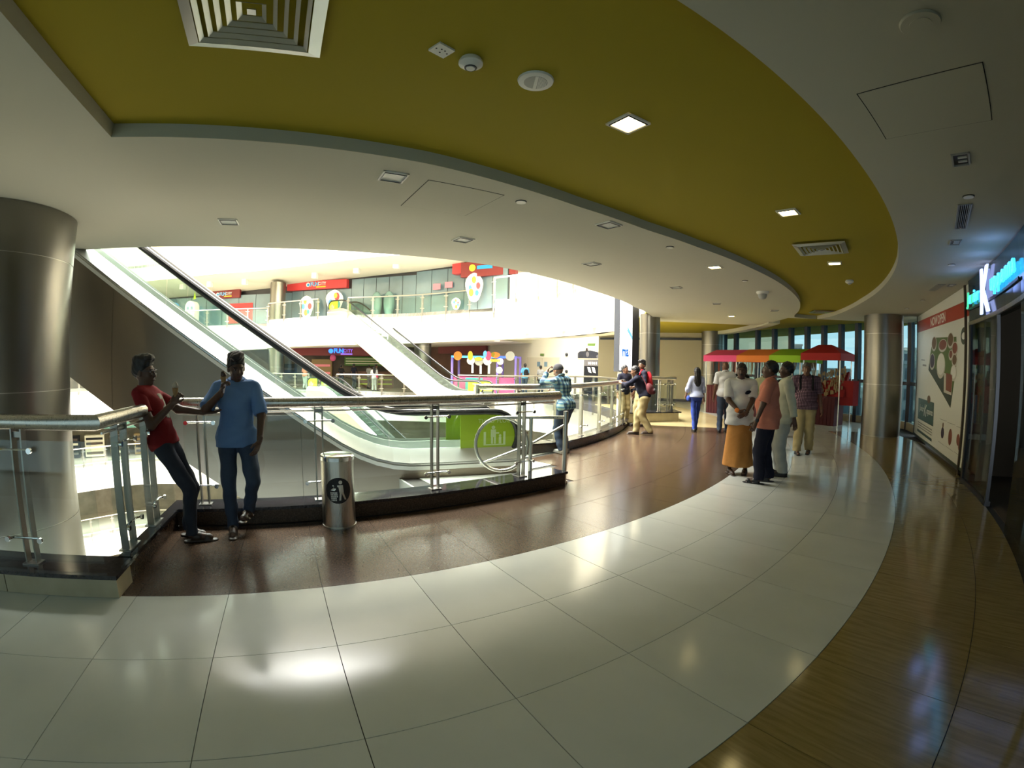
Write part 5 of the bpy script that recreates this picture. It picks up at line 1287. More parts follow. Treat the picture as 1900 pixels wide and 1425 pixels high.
mat('waffle', (.34, .20, .08), .7, bump=(120, .8)); mat('chocolate', (.05, .025, .018), .4); mat('vanilla', (.45, .38, .28), .5); mat('paper_napkin', (.55, .53, .60), .8)
def cone(root, kk, sd, f, label, scoop, napkin=False):
    q = kk['wri'][sd] + _v(f) * .085; w = world_of(root, q); t = thing('ice_cream_cone', label, 'ice cream', w, root.rotation_euler.z, 'ice creams')
    MB().lathe([(.004, -.075), (.024, .035), (.028, .06), (.026, .062)], 16).build('wafer_cone', 'waffle', t, smooth=True)
    np_object('scoop', [Field(.004).ell((0, 0, .075), (.027, .027, .022)).ell((.006, .004, .098), (.016, .016, .016)).mesh()], scoop, t)
    if napkin: MB().lathe([(.006, -.085), (.022, -.01), (.024, .01)], 12).build('napkin', 'paper_napkin', t, smooth=True)
cone(r1, k1, 1, (-.16, .30, .92), 'half eaten cone in the hand of the man in red', 'vanilla'); cone(r2, k2, 1, (-.28, .22, .92), 'chocolate cone at the mouth of the man in blue', 'chocolate', True)

# ---- man in a blue check shirt leaning on the far railing
r3, k3 = person('man in a blue checked shirt and grey cap leaning on the far railing', (.93, 8.66), (-.62, .78), 1.66, .012, 'skin_mid', 'cap_cloth', 'cap', 'check_blue', 'denim', 'shoe_grey', sleeve=1.85, hem=.84, build=.98, loose=.018,
    pelvis=(0, -.06, .92), lean=(-13, -4, 0), head=(-8, -3, 10), feet={1: (.10, .0, 0, 5), -1: (-.08, -.06, 0, -5)}, wrists={-1: (-.10, .34, 1.52), 1: (.10, .32, 1.18)}, poles={-1: (-.7, .2, -1), 1: (.8, .2, -.6)},
    hands={-1: dict(f=(.45, -.15, .8), n=(.6, -.6, -.2), curl=.9, thumb=(0, -1, .3)), 1: dict(f=(-.9, .35, 0), n=(0, 0, -1), curl=.4, thumb=(0, 1, 0))}, features=False) if fabric('cap_cloth', (.05, .05, .055)) else None

# ---- three students at the end of the far railing
def strap(root, kk, sd, m, name='strap', back=True):
    tp = kk['tp']; o = .022
    pts = [tp((.115 * sd, .125, 1.20)), tp((.118 * sd, .12, 1.34)), tp((.112 * sd, .05, 1.462)), tp((.105 * sd, -.07, 1.44)), tp((.10 * sd, -.14, 1.30))]
    F = Field(.010)
    for a, b_ in zip(pts[:-1], pts[1:]): F.cap(a, b_, o, o, .01)
    worn(root, name, [F.mesh()], m)
def backpack(root, kk, m, m2=None, w=.15, hh=.22, z=1.18, off=-.21, label=None, sx=0.0):
    tp, T = kk['tp'], kk['T']
    sub = np_object('backpack', [Field(.014).ell(tp((sx, off, z)), (w, .085, hh), T, .03).ell(tp((sx, off - .05, z - .08)), (w * .75, .055, hh * .5), T, .03).mesh()], m, root)
    np_object('bag_pocket', [Field(.012).ell(tp((sx, off - .085, z - .07)), (w * .6, .03, hh * .33), T, .02).mesh()], m2 or m, sub)
    return sub
r4, k4 = person('student with a maroon sling bag bending over the far railing with crossed legs', (2.98, 11.02), (-.90, .42), 1.68, .012, 'skin_brown', 'hair_black', 'short', 'cloth_navy', 'khaki', 'leather_brown', sleeve=1.7, hem=.88,
    pelvis=(0, -.12, .92), lean=(-24, 0, 0), head=(8, 0, 8), feet={1: (.04, .06, 0, 15), -1: (.02, -.28, .03, 20)}, knees={-1: (.1, 1, .2)}, wrists={1: (.14, .42, 1.22), -1: (-.14, .42, 1.22)}, poles={1: (1, .3, -.6), -1: (-1, .3, -.6)}, features=False, leg_loose=.030)
F = Field(.012); tp = k4['tp']
for a, b_ in (((.13, .05, 1.45), (.12, -.10, 1.40)), ((.12, -.10, 1.40), (-.02, -.145, 1.20)), ((-.02, -.145, 1.20), (-.12, -.135, 1.02))): F.cap(tp(a), tp(b_), .030, .030, .01, (k4['T'] @ _v((0, 1, 0)), 2.0))
worn(r4, 'bag_strap', [F.mesh()], 'bag_maroon'); backpack(r4, k4, 'bag_maroon', 'bag_grey', .17, .14, 1.06, -.20, sx=-.06)
r5, k5 = person('student with a red backpack standing sideways and looking back', (3.46, 12.62), (-.96, -.12), 1.74, .013, 'skin_brown', 'hair_black', 'quiff', 'cloth_navy', 'khaki', 'leather_brown', sleeve=1.8, hem=.86, head=(0, 0, 28), feet={1: (.10, .06, 0, 8), -1: (-.10, -.06, 0, -4)}, wrists={1: (.24, .12, .86), -1: (-.20, .25, 1.05)}, leg_loose=.032)
backpack(r5, k5, 'bag_red', 'bag_black', .15, .24, 1.20, -.20); strap(r5, k5, -1, 'bag_red'); strap(r5, k5, 1, 'bag_red')
r6, k6 = person('student half hidden behind the one with the red backpack', (3.08, 12.98), (.35, -.94), 1.62, .016, 'skin_brown', 'hair_black', 'short', 'cloth_navy', 'khaki', 'leather_brown', sleeve=1.8, head=(0, 0, 20))

# ---- people along the walkway
r7, k7 = person('woman with long black hair in a pale loose top and blue jeans walking away', (4.63, 11.60), (.08, 1), 1.60, .012, 'skin_mid', 'hair_black', 'long', 'cloth_peri', 'denim_blue', 'leather_black', sleeve=1.35, hem=.92, female=True, build=.88, loose=.030, collar=False,
    feet={1: (.06, .16, 0, 4), -1: (-.06, -.14, .0, -4)}, wrists={1: (.26, .10, .82), -1: (-.24, .16, .95)}, features=False, leg_loose=.006)
tp = k7['tp']; worn(r7, 'sling_bag', [Field(.012).ell(tp((-.21, .02, .88)), (.05, .09, .075), None, .02).mesh()], 'denim_blue')
r8, k8 = person('bald man in a white short sleeved shirt and jeans seen from behind', (5.32, 11.38), (.30, .95), 1.76, .012, 'skin_brown', 'hair_black', None, 'cloth_white', 'denim', 'leather_black', sleeve=.8, hem=.86, build=1.10, loose=.024, feet={1: (.10, .08, 0, 6), -1: (-.11, -.08, 0, -6)}, features=False)
r9, k9 = person('man in a white shirt and orange wrapped skirt with clasped hands', (3.50, 6.90), (-.30, -.95), 1.68, .010, 'skin_dark', 'hair_black', 'short', 'cloth_white', None, 'leather_brown', sleeve=.88, hem=.76, belly=.035, build=1.12, loose=.026,
    head=(0, 0, -12), feet={1: (.13, .06, 0, 14), -1: (-.13, .04, 0, -16)}, wrists={1: (.06, .26, .99), -1: (-.05, .27, .97)}, poles={1: (1, -.4, 0), -1: (-1, -.4, 0)}, hands={1: dict(f=(-.85, .35, -.35), n=(-.2, -.9, .1), curl=.5, thumb=(0, .3, 1)), -1: dict(f=(.8, .35, -.45), n=(.2, -.9, .1), curl=.5, thumb=(0, .3, 1))}, skirt=dict(m='lungi_orange', hem=.15), shoe_open=True)
hd = k9['hd']; np_object('moustache', [Field(.004).cap(hd((-.024, .098, 1.531)), hd((0, .106, 1.535)), .007, .009).cap(hd((.024, .098, 1.531)), hd((0, .106, 1.535)), .007, .009).mesh()], 'hair_black', r9)
tp = k9['tp']; worn(r9, 'shirt_pocket_item', [Field(.006).ell(tp((-.085, .155, 1.27)), (.050, .012, .028), rot(0, 25, 0), .01).mesh()], 'cloth_navy')
w1 = k9['wri'][1]; worn(r9, 'wristband', [Field(.005).cap(w1 + _v((.02, -.008, .01)), w1 + _v((.032, -.012, .016)), .034, .034).mesh()], 'orange')
r10, k10 = person('man in a salmon pink shirt and dark trousers seen from his left', (3.60, 6.20), (-.80, .55), 1.72, .010, 'skin_dark', 'hair_black', 'short', 'cloth_pink', 'cloth_navy', 'leather_black', sleeve=.90, hem=.78, belly=.035, build=1.10, loose=.028,
    head=(0, 0, 6), feet={1: (.11, -.06, 0, 8), -1: (-.11, .06, 0, -8)}, wrists={1: (.26, .04, .80), -1: (-.25, .16, .84)}, leg_loose=.030, features=False, shoe_open=True)
w1 = k10['wri'][-1]; worn(r10, 'wrist_watch', [Field(.005).cap(w1 + _v((0, -.008, .012)), w1 + _v((0, -.012, .022)), .033, .033).mesh()], 'dark_metal')
r11, k11 = person('man in an off-white long sleeved shirt and grey trousers behind the pink shirt', (4.12, 6.60), (-.85, .45), 1.72, .012, 'skin_dark', 'hair_black', 'short', 'cloth_offwhite', 'trouser_grey', 'leather_black', sleeve=1.85, hem=.80, build=1.08, loose=.026, wrists={1: (.25, .05, .80), -1: (-.27, -.14, .82)}, poles={1: (.4, -1, 0), -1: (-.6, -1, 0)}, leg_loose=.034, features=False)
r12, k12 = person('stout man in a small check shirt and beige trousers walking towards us', (5.66, 8.32), (-.50, -.85), 1.75, .010, 'skin_brown', 'hair_grey', 'short', 'check_purple', 'khaki', 'leather_black', sleeve=.95, hem=.84, belly=.055, build=1.22, loose=.020,
    feet={1: (.12, .10, 0, 10), -1: (-.12, -.06, 0, -10)}, wrists={1: (.31, .10, .83), -1: (-.31, .06, .83)}, leg_loose=.036, shoe_open=True)
strap(r12, k12, 1, 'bag_black'); strap(r12, k12, -1, 'bag_black')
r13, k13 = person('woman in dark clothes behind the stout man', (6.55, 10.55), (-.7, -.7), 1.60, .014, 'skin_dark', 'hair_black', 'bun', 'cloth_dark', 'denim', 'leather_brown', sleeve=.8, female=True, hem=.80, features=False)
r14, k14 = person('man in a black shirt browsing under the orange canopy', (6.05, 12.0), (.5, .85), 1.70, .014, 'skin_dark', 'hair_black', 'short', 'cloth_dark', 'denim_grey', 'leather_black', sleeve=.8, build=1.08, features=False)
r15, k15 = person('man in a pale yellow shirt mostly hidden behind the pink shirt', (5.15, 9.05), (-.3, -.95), 1.66, .016, 'skin_dark', 'hair_black', 'short', 'cloth_lime', 'denim', 'leather_black', sleeve=.9, features=False)
# ---- small figures across the atrium
for lab, x, y, z0, fc, hh, hs, st, tr_, bag in [
    ('woman with a pink bag at the railing across the atrium', -8.85, 30.25, -.30, (-.3, 1), 1.62, 'long', 'cloth_white', 'trouser_grey', 'bag_pink'),
    ('man in a white shirt beside the woman with the pink bag', -8.95, 31.0, -.30, (1, .2), 1.72, 'short', 'cloth_white', 'khaki', None),
    ('man in a salmon shirt behind the railing by the far column', -14.0, 30.9, -.30, (.2, 1), 1.68, 'short', 'cloth_salmon', 'trouser_grey', None),
    ('person in black before the far shop display', -11.9, 32.4, -.30, (.1, 1), 1.66, 'short', 'cloth_dark', 'denim', None),
    ('person in navy before the far shop display', -11.1, 32.8, -.30, (.5, 1), 1.74, 'short', 'cloth_navy', 'denim', None),
    ('person in pink grey inside the far shop', -10.1, 33.2, -.30, (.4, 1), 1.66, 'short', 'cloth_grey', 'denim_grey', None),
    ('man in a sky blue shirt with a backpack by the service doors', .75, 28.2, -.15, (-.3, 1), 1.76, 'short', 'cloth_sky', 'denim', 'bag_black'),
    ('person in grey partly hidden by the man in the checked shirt', 1.66, 28.0, -.15, (.6, 1), 1.66, 'short', 'cloth_grey', 'denim_grey', None)]:
    rr, kk = person(lab, (x, y), fc, hh, .030, 'skin_brown', 'hair_black', hs, st, tr_, 'leather_black', sleeve=.8, z0=z0, features=False, collar=False, fine_hands=False, female=bag == 'bag_pink')
    if bag == 'bag_black': backpack(rr, kk, bag, None, .15, .22)
    if bag == 'bag_pink': worn(rr, 'shoulder_bag', [Field(.02).ell(kk['tp']((.20, -.05, 1.0)), (.08, .14, .11), None, .02).mesh()], bag)
# ================================================================== signs and fittings across the atrium
def wframe(A, B): return frame((A[0], A[1], 0), (B[0] - A[0], B[1] - A[1], 0))
def wtext(t, WM_, u, z, out, s_, size, m, sx=1.0, **k):
    return text('letter', s_, size, .02, m, t, Matrix.Translation(-Vector(t.location)) @ WM_ @ Matrix.Translation((u, -out, z)) @ R90 @ Matrix.Diagonal((sx, 1, 1, 1)), **k)
def sign_board(label, A, B, u0, u1, z0, z1, m, lit=False, logo=None, dep=.35):
    W_ = wframe(A, B); t = thing('shop_sign', label, 'sign', W_ @ Vector(((u0 + u1) / 2, -.1, z0))); L = Matrix.Translation(-Vector(t.location)) @ W_
    MB().box((u0, -dep, z0), (u1, 0, z1), L).build('fascia_box', m, t)
    if logo:
        u, z, sz = logo; blu, vio = ('sign_blue_lit', 'sign_violet_lit') if lit else ('sign_blue', 'sign_violet')
        MB().lathe([(sz * .50, 0), (sz * .50, .03)], 20, M=L @ Matrix.Translation((u - sz * 2.1, -dep, z)) @ R90).build('logo_disc', 'sign_white' if not lit else blu, t)
        MB().lathe([(sz * .30, .03), (sz * .30, .045)], 16, M=L @ Matrix.Translation((u - sz * 2.02, -dep, z - .02)) @ R90).build('logo_swirl', blu, t)
        for i, (ch, mm) in enumerate(zip('FUN', (blu,) * 3)): 
            wtext(t, W_, u - sz * 1.2 + i * sz * .72, z, dep + .02, ch, sz * 1.25, 'sign_white' if not lit else mm, bold=sz * .05); wtext(t, W_, u - sz * 1.2 + i * sz * .72, z, dep + .05, ch, sz * 1.25, mm, bold=0)
        for i, ch in enumerate('CITY'): wtext(t, W_, u + sz * .95 + i * sz * .50, z + .05 * sz, dep + .04, ch, sz * 1.0, 'sign_white' if not lit else vio, .8, bold=sz * .01)
        MB().box((u + sz * .1, -dep - .03, z - sz * .78), (u + sz * 2.6, -dep, z - sz * .5), L).build('tag_strip', 'yellow' if not lit else vio, t)
    return t
sign_board('upper red shop sign with FUN CITY in blue and white', S1[3], S1[4], -.25, 4.52, 6.45, 7.02, 'red_fascia', logo=(2.15, 6.78, .30))
sign_board('small FUN CITY sign on the upper wing seen through the escalator glass', (-27.23, 31.98), (-15.34, 31.46), 5.0, 7.6, 6.15, 6.75, 'dark_red_fascia', logo=(6.2, 6.46, .27), dep=.2)
sign_board('glowing blue FUN CITY sign on our level across the atrium', S0[3], S0[5], 1.2, 10.4, 2.02, 2.72, 'dark_red_fascia', True, logo=(5.55, 2.36, .34))
t = thing('shop_sign', 'red corner fascia of the upper shop at the right', 'sign', (-3.3, 27.9, 6.7)); L = Matrix.Translation(-Vector(t.location)) @ wframe(S1[5], (-2.85, 27.86))
MB().box((2.95, -.5, 6.75), (3.6, 0, 7.38), L).build('fascia_box', 'red_fascia', t); L2 = Matrix.Translation(-Vector(t.location)) @ wframe((-2.9, 27.4), (.6, 25.9))
MB().box((0, -.3, 6.45), (3.4, 0, 7.3), L2).build('return_box', 'dark_red_fascia', t); MB().lathe([(.2, 0), (.2, .03)], 16, M=L2 @ Matrix.Translation((.75, -.3, 6.95)) @ R90).build('logo_disc', 'yellow', t); MB().box((1.05, -.33, 6.85), (2.0, -.3, 7.05), L2).build('logo_word', 'sign_blue', t)
sign_board('dark red shop fascia behind the blue framed kiosk', S0[5], S0[6], .8, 4.55, 2.25, 2.88, 'dark_red_fascia')
# oval boards with bright patches standing at the upper rail
def oval_board(label, x, y, z, w, hh, fc, seed):
    rnd = random.Random(seed); t = thing('display_board', label, 'board', (x, y, z), math.atan2(fc[1], fc[0]) + pi / 2, 'bright oval boards')
    M_ = Matrix.Translation((0, 0, hh / 2)) @ R90
    MB().prism([(w / 2 * cos(g) * (1 + .12 * sin(3 * g)), hh / 2 * sin(g)) for g in np.linspace(0, 2 * pi, 25)[:-1]], 0, .05, M_).build('board', 'sign_white', t)
    for i, m in enumerate(('red_fascia', 'yellow', 'sky_blue', 'orange', 'teal')):
        a = i * 1.3 + rnd.random(); cx_, cz_ = w * .24 * cos(a), hh * .26 * sin(a); rr = rnd.uniform(.10, .16) * min(w, hh) * 1.2
        MB().prism([(cx_ + rr * cos(g) * .8, cz_ + rr * 1.3 * sin(g)) for g in np.linspace(0, 2 * pi, 13)[:-1]], .05, .056 + .003 * i, M_).build('colour_patch', m, t)
oval_board('leftmost bright oval board behind the upper railing', -13.7, 30.3, 4.45, .9, 1.5, (.4, -1), 1); oval_board('bright oval board at the top of the far escalator', -11.7, 30.3, 4.75, 1.1, 1.55, (.4, -1), 2)
oval_board('bright oval board on the dark door of the upper right shop', -2.2, 26.75, 5.0, .95, 1.65, (.1, -1), 3); oval_board('small bright board low on the upper right shop glass', -3.3, 27.6, 4.65, .5, .7, (.1, -1), 4)
def poster(label, A, B, u0, u1, z0, z1, m, out=.03, cat='poster'):
    o = MB().box((u0, -out - .02, z0), (u1, -out, z1), wframe(A, B)).build('wall_poster', m); return tag(o, label, cat)
poster('left pink notice on the upper shop glass', S1[4], (-2.85, 27.86), 6.25, 6.75, 5.95, 6.30, 'pink_print', .06); poster('right pink notice on the upper shop glass', S1[4], (-2.85, 27.86), 7.05, 7.55, 6.02, 6.37, 'pink_print', .06)
poster('red panel on the upper wing behind the escalator handrail', (-27.23, 31.98), (-15.34, 31.46), 6.6, 8.7, 4.3, 5.75, 'red_fascia', .06, 'panel')
for k_, (u, m, lab) in enumerate(((2.4, 'sky_blue', 'blue toy booth with a rounded top on the upper wing'), (4.3, 'wall_light', 'pale toy booth with a lime flag on the upper wing'))):
    W_ = wframe((-27.23, 31.98), (-15.34, 31.46)); t = thing('toy_booth', lab, 'booth', W_ @ Vector((u, -1.2, 4.1))); 
    MB().prism([(-.42, 0), (.42, 0), (.42, 1.35)] + [(.42 * cos(g), 1.35 + .42 * sin(g)) for g in np.linspace(.2, pi - .2, 8)] + [(-.42, 1.35)], 0, .6, R90).build('body', m, t)
    for x in (-.17, .17):
        for zz in (.55, 1.15): MB().box((x - .09, -.62, zz), (x + .09, -.6, zz + .2)).build('pane', 'shopfront_glass', t)
    if k_: MB().prism([(0, 1.9), (.25, 1.95), (.1, 2.5)], .2, .22, R90).build('flag', 'lime', t)
# rounded white capsule machines behind the glass
for i, (x, y) in enumerate(((-8.6, 29.62), (-7.75, 29.45))):
    t = thing('capsule_machine', ('left', 'right')[i] + ' of two rounded white machines behind the upper railing', 'machine', (x, y, 4.56), 0, 'rounded machines')
    np_object('shell', [Field(.05).ell((0, 0, .75), (.36, .28, .72)).cap((0, 0, .12), (0, 0, .3), .26, .28, .1).mesh()], 'teal_glass', t); MB().lathe([(.05, -.37), (.05, -.33)], 10, M=Matrix.Translation((0, 0, 1.1)) @ Matrix.Rotation(rad(-90), 4, 'X') @ Matrix.Translation((0, 0, 0))).build('lock', 'dark_metal', t)
# blue framed sweet kiosk
mat('neon_blue', (.05, .12, .8), .4, emit=(.02, .10, 1.0), emit_s=1.3); mat('neon_lightblue', (.1, .4, .9), .4, emit=(.05, .42, 1.0), emit_s=1.2); mat('kiosk_violet', (.22, .16, .55), .5); mat('yellow_lit', (.9, .8, .05), .5, emit=(.9, .75, .02), emit_s=.9)
kA, kB = Vector((-3.75, 29.6, 0)), Vector((.25, 28.6, 0)); kW = frame(kA, kB - kA); kL = (kB - kA).length
kq = thing('sweet_kiosk', 'sweet kiosk with a glowing blue frame and round lollipop signs', 'kiosk', kA + Vector((0, 0, -.22))); kI = Matrix.Translation(-Vector(kq.location)) @ kW
for u in (.05, 2.95, kL - .05):
    for y in (0, 1.2): MB().box((u - .06, y - .06, -.2), (u + .06, y + .06, 2.0), kI).build('corner_post', 'kiosk_violet', kq)
MB().box((0, -.06, 1.92), (2.9, .06, 2.04), kI).build('top_bar', 'neon_lightblue', kq); MB().box((2.9, -.06, 1.92), (kL, .06, 2.04), kI).build('top_bar', 'neon_blue', kq); MB().box((0, 1.15, 1.92), (kL, 1.27, 2.04), kI).build('top_bar', 'kiosk_violet', kq)
MB().box((.1, .1, -.2), (kL - .1, .5, .75), kI).build('counter', 'magenta', kq); MB().box((.9, .08, -.1), (2.0, .1, .7), kI).build('counter_panel', 'teal', kq)
for i, (u, z, r_, m, stick) in enumerate(((.45, 2.03, .27, 'orange', 0), (1.30, 1.75, .25, 'sign_white', 1), (1.82, 1.72, .27, 'grey_plastic', 1), (2.35, 1.75, .27, 'sign_white', 1), (3.15, 1.72, .2, 'sign_white', 0), (3.1, 1.2, .2, 'sign_white', 0), (3.75, 2.05, .28, 'grey_plastic', 0))):
    MB().lathe([(r_, 0), (r_, .05)], 20, M=kI @ Matrix.Translation((u, -.08, z)) @ R90).build('round_sign', m, kq)
    if stick: MB().box((u + .05, -.12, z - r_ - .5), (u + .17, -.09, z - r_ + .02), kI).build('sign_stick', 'sign_white', kq)
for u, z, w_, hh, m in ((1.28, 2.05, .16, .28, 'yellow'), (1.80, 1.85, .26, .12, 'yellow'), (2.42, 2.05, .18, .28, 'magenta'), (2.22, 2.15, .12, .2, 'neon_lightblue'), (2.85, 2.1, .30, .18, 'orange'), (2.72, 2.12, .1, .16, 'lime')):
    MB().prism([(w_ * cos(g), hh * sin(g)) for g in np.linspace(0, 2 * pi, 13)[:-1]], .06, .10, kI @ Matrix.Translation((u, -.08, z)) @ R90).build('sweet_shape', m, kq)
for i in range(6): MB().box((2.55 + i * .1, -.14, 1.70), (2.62 + i * .1, -.12, 1.84), kI).build('sign_block', 'yellow_lit', kq)
# service wall: doors, exit sign, bell, posters, shop front
VA, VB = S0[7], S0[8]; VW = wframe(VA, VB)
dr = struct(MB().box((-.37, -.03, -.2), (2.3, 0, 2.06), VW).build('door_1', 'wall_light'))
for u0, u1 in ((-.33, .94), (.97, 2.25)):
    MB().box((u0, -.05, -.18), (u1, -.03, 2.02), VW).build('door_leaf', 'paint_beige', dr); MB().box((u0 + (.85 if u0 < 0 else .12), -.055, 1.45), (u0 + (1.1 if u0 < 0 else .37), -.05, 1.75), VW).build('door_window', 'shopfront_glass', dr)
poster('small exit sign above the service doors', VA, VB, .75, 1.05, 2.12, 2.25, 'leaf_green', .03, 'sign')
for i, (u, z, lab) in enumerate(((2.79, 2.2, 'dark alarm bell on the service wall'), (2.80, 1.2, 'dark call point on the service wall'))):
    tag(MB().lathe([(.09, 0), (.09, .06), (.05, .08)], 14, M=VW @ Matrix.Translation((u, 0, z)) @ R90).build('alarm_bell', 'dark_metal'), lab, 'alarm')
cp_ = poster('picture of a dark vintage open car on the service wall', VA, VB, 3.6, 5.25, 1.98, 2.86, 'wall_light')
def vprint(pts, k, name, m, parent): return MB().add([VW @ Vector((u, -.051 - .002 * k, z)) for u, z in pts], [list(range(len(pts)))]).build(name, m, parent)
vprint([(3.62, 2.0), (5.2, 2.0), (5.22, 2.2), (5.0, 2.34), (4.5, 2.44), (4.2, 2.42), (4.0, 2.40), (3.75, 2.38), (3.62, 2.28)], 1, 'car_body', 'cloth_charcoal', cp_); vprint([(4.3 + .11 * cos(g), 2.22 + .15 * sin(g)) for g in np.linspace(0, 2 * pi, 17)[:-1]], 2, 'car_wheel', 'bag_grey', cp_); vprint([(3.85 + .09 * cos(g), 2.1 + .09 * sin(g)) for g in np.linspace(0, 2 * pi, 13)[:-1]], 2, 'car_wheel', 'black', cp_); vprint([(5.0 + .09 * cos(g), 2.1 + .09 * sin(g)) for g in np.linspace(0, 2 * pi, 13)[:-1]], 2, 'car_wheel', 'bag_grey', cp_); vprint([(4.15, 2.42), (4.35, 2.42), (4.3, 2.58), (4.18, 2.56)], 1, 'car_driver', 'leather_brown', cp_); vprint([(4.3, 2.7), (4.8, 2.68), (4.85, 2.84), (4.3, 2.84)], 1, 'tree_patch', 'leaf_green', cp_)
poster('dim banner right of the car picture', VA, VB, 5.3, 6.2, 2.42, 2.86, 'bag_grey')
sf = thing('shop_kiosk', 'small dark shop front with a pale name board under the car picture', 'shop front', VW @ Vector((4.8, -.1, -.1))); sI = Matrix.Translation(-Vector(sf.location)) @ VW
MB().box((4.1, -.10, -.1), (5.75, -.01, 1.9), sI).build('dark_front', 'cloth_dark', sf); MB().box((4.15, -.14, 1.55), (5.5, -.10, 1.88), sI).build('name_board', 'bag_grey', sf)
for i in range(5): MB().box((4.42 + i * .13, -.15, 1.64), (4.50 + i * .13, -.14, 1.78), sI).build('name_letter_block', 'white_plastic', sf)
for u, z in ((4.45, 1.35), (4.75, 1.35)): MB().add([sI @ Vector(q) for q in ((u, -.12, z - .15), (u + .2, -.12, z - .2), (u + .1, -.12, z + .12), (u - .1, -.12, z + .14))], [(0, 1, 2, 3)]).build('window_print', 'white_plastic', sf)
# dim goods in the far shop on our level
for i, (u, z0, z1, w_, m, lab) in enumerate(((4.2, -.3, 1.75, 1.5, 'stall_goods', 'pale shelf unit inside the far shop'), (7.6, 1.3, 1.95, 3.4, 'green_dark', 'green banner inside the far shop'), (8.2, -.3, .9, 2.6, 'shop_brown', 'low brown counter inside the far shop'), (1.6, -.3, 1.4, 1.2, 'cloth_dark', 'dark display rack at the left of the far shop'))):
    W_ = wframe(S0[3], S0[5]); t = thing('shop_fixture', lab, 'shelf', W_ @ Vector((u, -.5, z0))); L = Matrix.Translation(-Vector(t.location)) @ W_
    MB().box((u - w_ / 2, -.55, z0), (u + w_ / 2, -.1, z1), L).build('body', m, t)
    for k in range(3): MB().box((u - w_ / 2 + .1, -.6, z0 + (z1 - z0) * (.2 + .27 * k)), (u + w_ / 2 - .1, -.55, z0 + (z1 - z0) * (.28 + .27 * k)), L).build('shelf_row', ('pink_print', 'wall_light', 'lime', 'leather_brown')[i], t)
tag(np_object('heart_balloon', [Field(.03).ell((0, 0, 0), (.24, .12, .24)).mesh()], 'magenta'), 'red heart shaped ornament inside the far shop', 'ornament').location = (-13.0, 33.6, 1.85)
pt = thing('potted_plant', 'green potted plant behind the railing by the far escalator', 'plant', (-12.9, 30.35, -.30)); MB().lathe([(.14, 0), (.2, .35)], 14).build('pot', 'leather_brown', pt); b = MB()
for i in range(16):
    a = i * 2.4; r_ = .15 + .3 * ((i * 7) % 5) / 5; b.add([(0, 0, .35), (r_ * cos(a) + .06 * sin(a), r_ * sin(a) - .06 * cos(a), .7), (r_ * 1.4 * cos(a), r_ * 1.4 * sin(a), .85 + .1 * (i % 3)), (r_ * cos(a) - .06 * sin(a), r_ * sin(a) + .06 * cos(a), .72)], [(0, 1, 2, 3)])
b.build('foliage', 'leaf_green', pt)['kind'] = 'stuff'
# floors below, seen through the left railing
wc = thing('shop_sign', 'dark shop sign with pale WILDCRAFT lettering on the floor below', 'sign', (-26.6, 26.9, -2.9)); wW = wframe((-30.2, 23.3), (-24.0, 28.9)); wI = Matrix.Translation(-Vector(wc.location)) @ wW
MB().box((.3, -.15, -2.95), (6.6, 0, -2.25), wI).build('fascia_box', 'brand_green', wc)
for i, ch in enumerate('WILDCRAFT'): wtext(wc, wW, 1.6 + i * .46, -2.58, .17, ch, .56, 'sign_white', 1.0, bold=.015)
for i, (u, m) in enumerate(((.8, 'wall_light'), (2.6, 'cloth_dark'), (4.4, 'wall_light'), (6.2, 'shop_dark'), (8.0, 'stall_goods'))):
    W_ = wframe((-32, 23.0), (-22.5, 31.2)); t = thing('shop_fixture', ('first', 'second', 'third', 'fourth', 'fifth')[i] + ' shop display unit from the left on the floor below', 'shelf', W_ @ Vector((u, .8, -5.1))); L = Matrix.Translation(-Vector(t.location)) @ W_
    MB().box((u - .7, .7, -5.1), (u + .7, 1.2, -3.6), L).build('body', m, t)
    for k in range(4): MB().box((u - .6, .64, -4.9 + .33 * k), (u + .6, .7, -4.75 + .33 * k), L).build('shelf_row', ('cloth_dark', 'bag_grey', 'shop_dark', 'wall_light', 'leather_brown')[(i + k) % 5], t)
# far columns
column((-15.9, 30.35), .53, -.3, 6.9, [1.2, 2.5, 4.4], 'tall pale column at the corner of the far balcony'); column((-5.64, 30.0), .54, -.3, 7.3, [2.6, 4.5, 6.2], 'tall pale column at the upper railing before the shop glass'); column((-27.3, 30.6), .5, -.3, 6.6, [2.2, 4.0], 'hazy column seen through the big escalator glass')

# ================================================================== the town outside the windows
mat('town_ground', (.30, .29, .24), .9, noise=(.05, (.20, .24, .14), .1)); mat('bldg_white', (.55, .54, .50), .8); mat('bldg_grey', (.30, .30, .30), .8); mat('bldg_cream', (.60, .52, .40), .8); mat('bldg_pane', (.08, .10, .12), .4); mat('tree_green', (.05, .12, .02), .9); mat('roof_red', (.55, .08, .05), .8)
struct(MB().box((15, -120, -15.2), (700, 900, -15)).build('ground', 'town_ground'))
def building(label, az, d, w, dep, top, m, cols, rows, base=-15, rot_=0):
    q = Vector((d * sin(rad(az)), d * cos(rad(az)), base)); t = thing('building', label, 'building', q, -rad(az) + rad(rot_)); hh = top - base
    MB().box((-w / 2, 0, 0), (w / 2, dep, hh)).build('wall', m, t); MB().box((-w / 2 - .3, -.3, hh), (w / 2 + .3, dep + .3, hh + .5)).build('parapet', m, t)
    sx, sz = w / cols, hh / rows; me = MB().box((-sx * .28, -.12, -sz * .26), (sx * .28, .02, sz * .26)).mesh('window', 'bldg_pane')
    for i in range(cols):
        for k in range(rows): link('window', me, t, Matrix.Translation((-w / 2 + sx * (i + .5), 0, sz * (k + .55))))
    return t
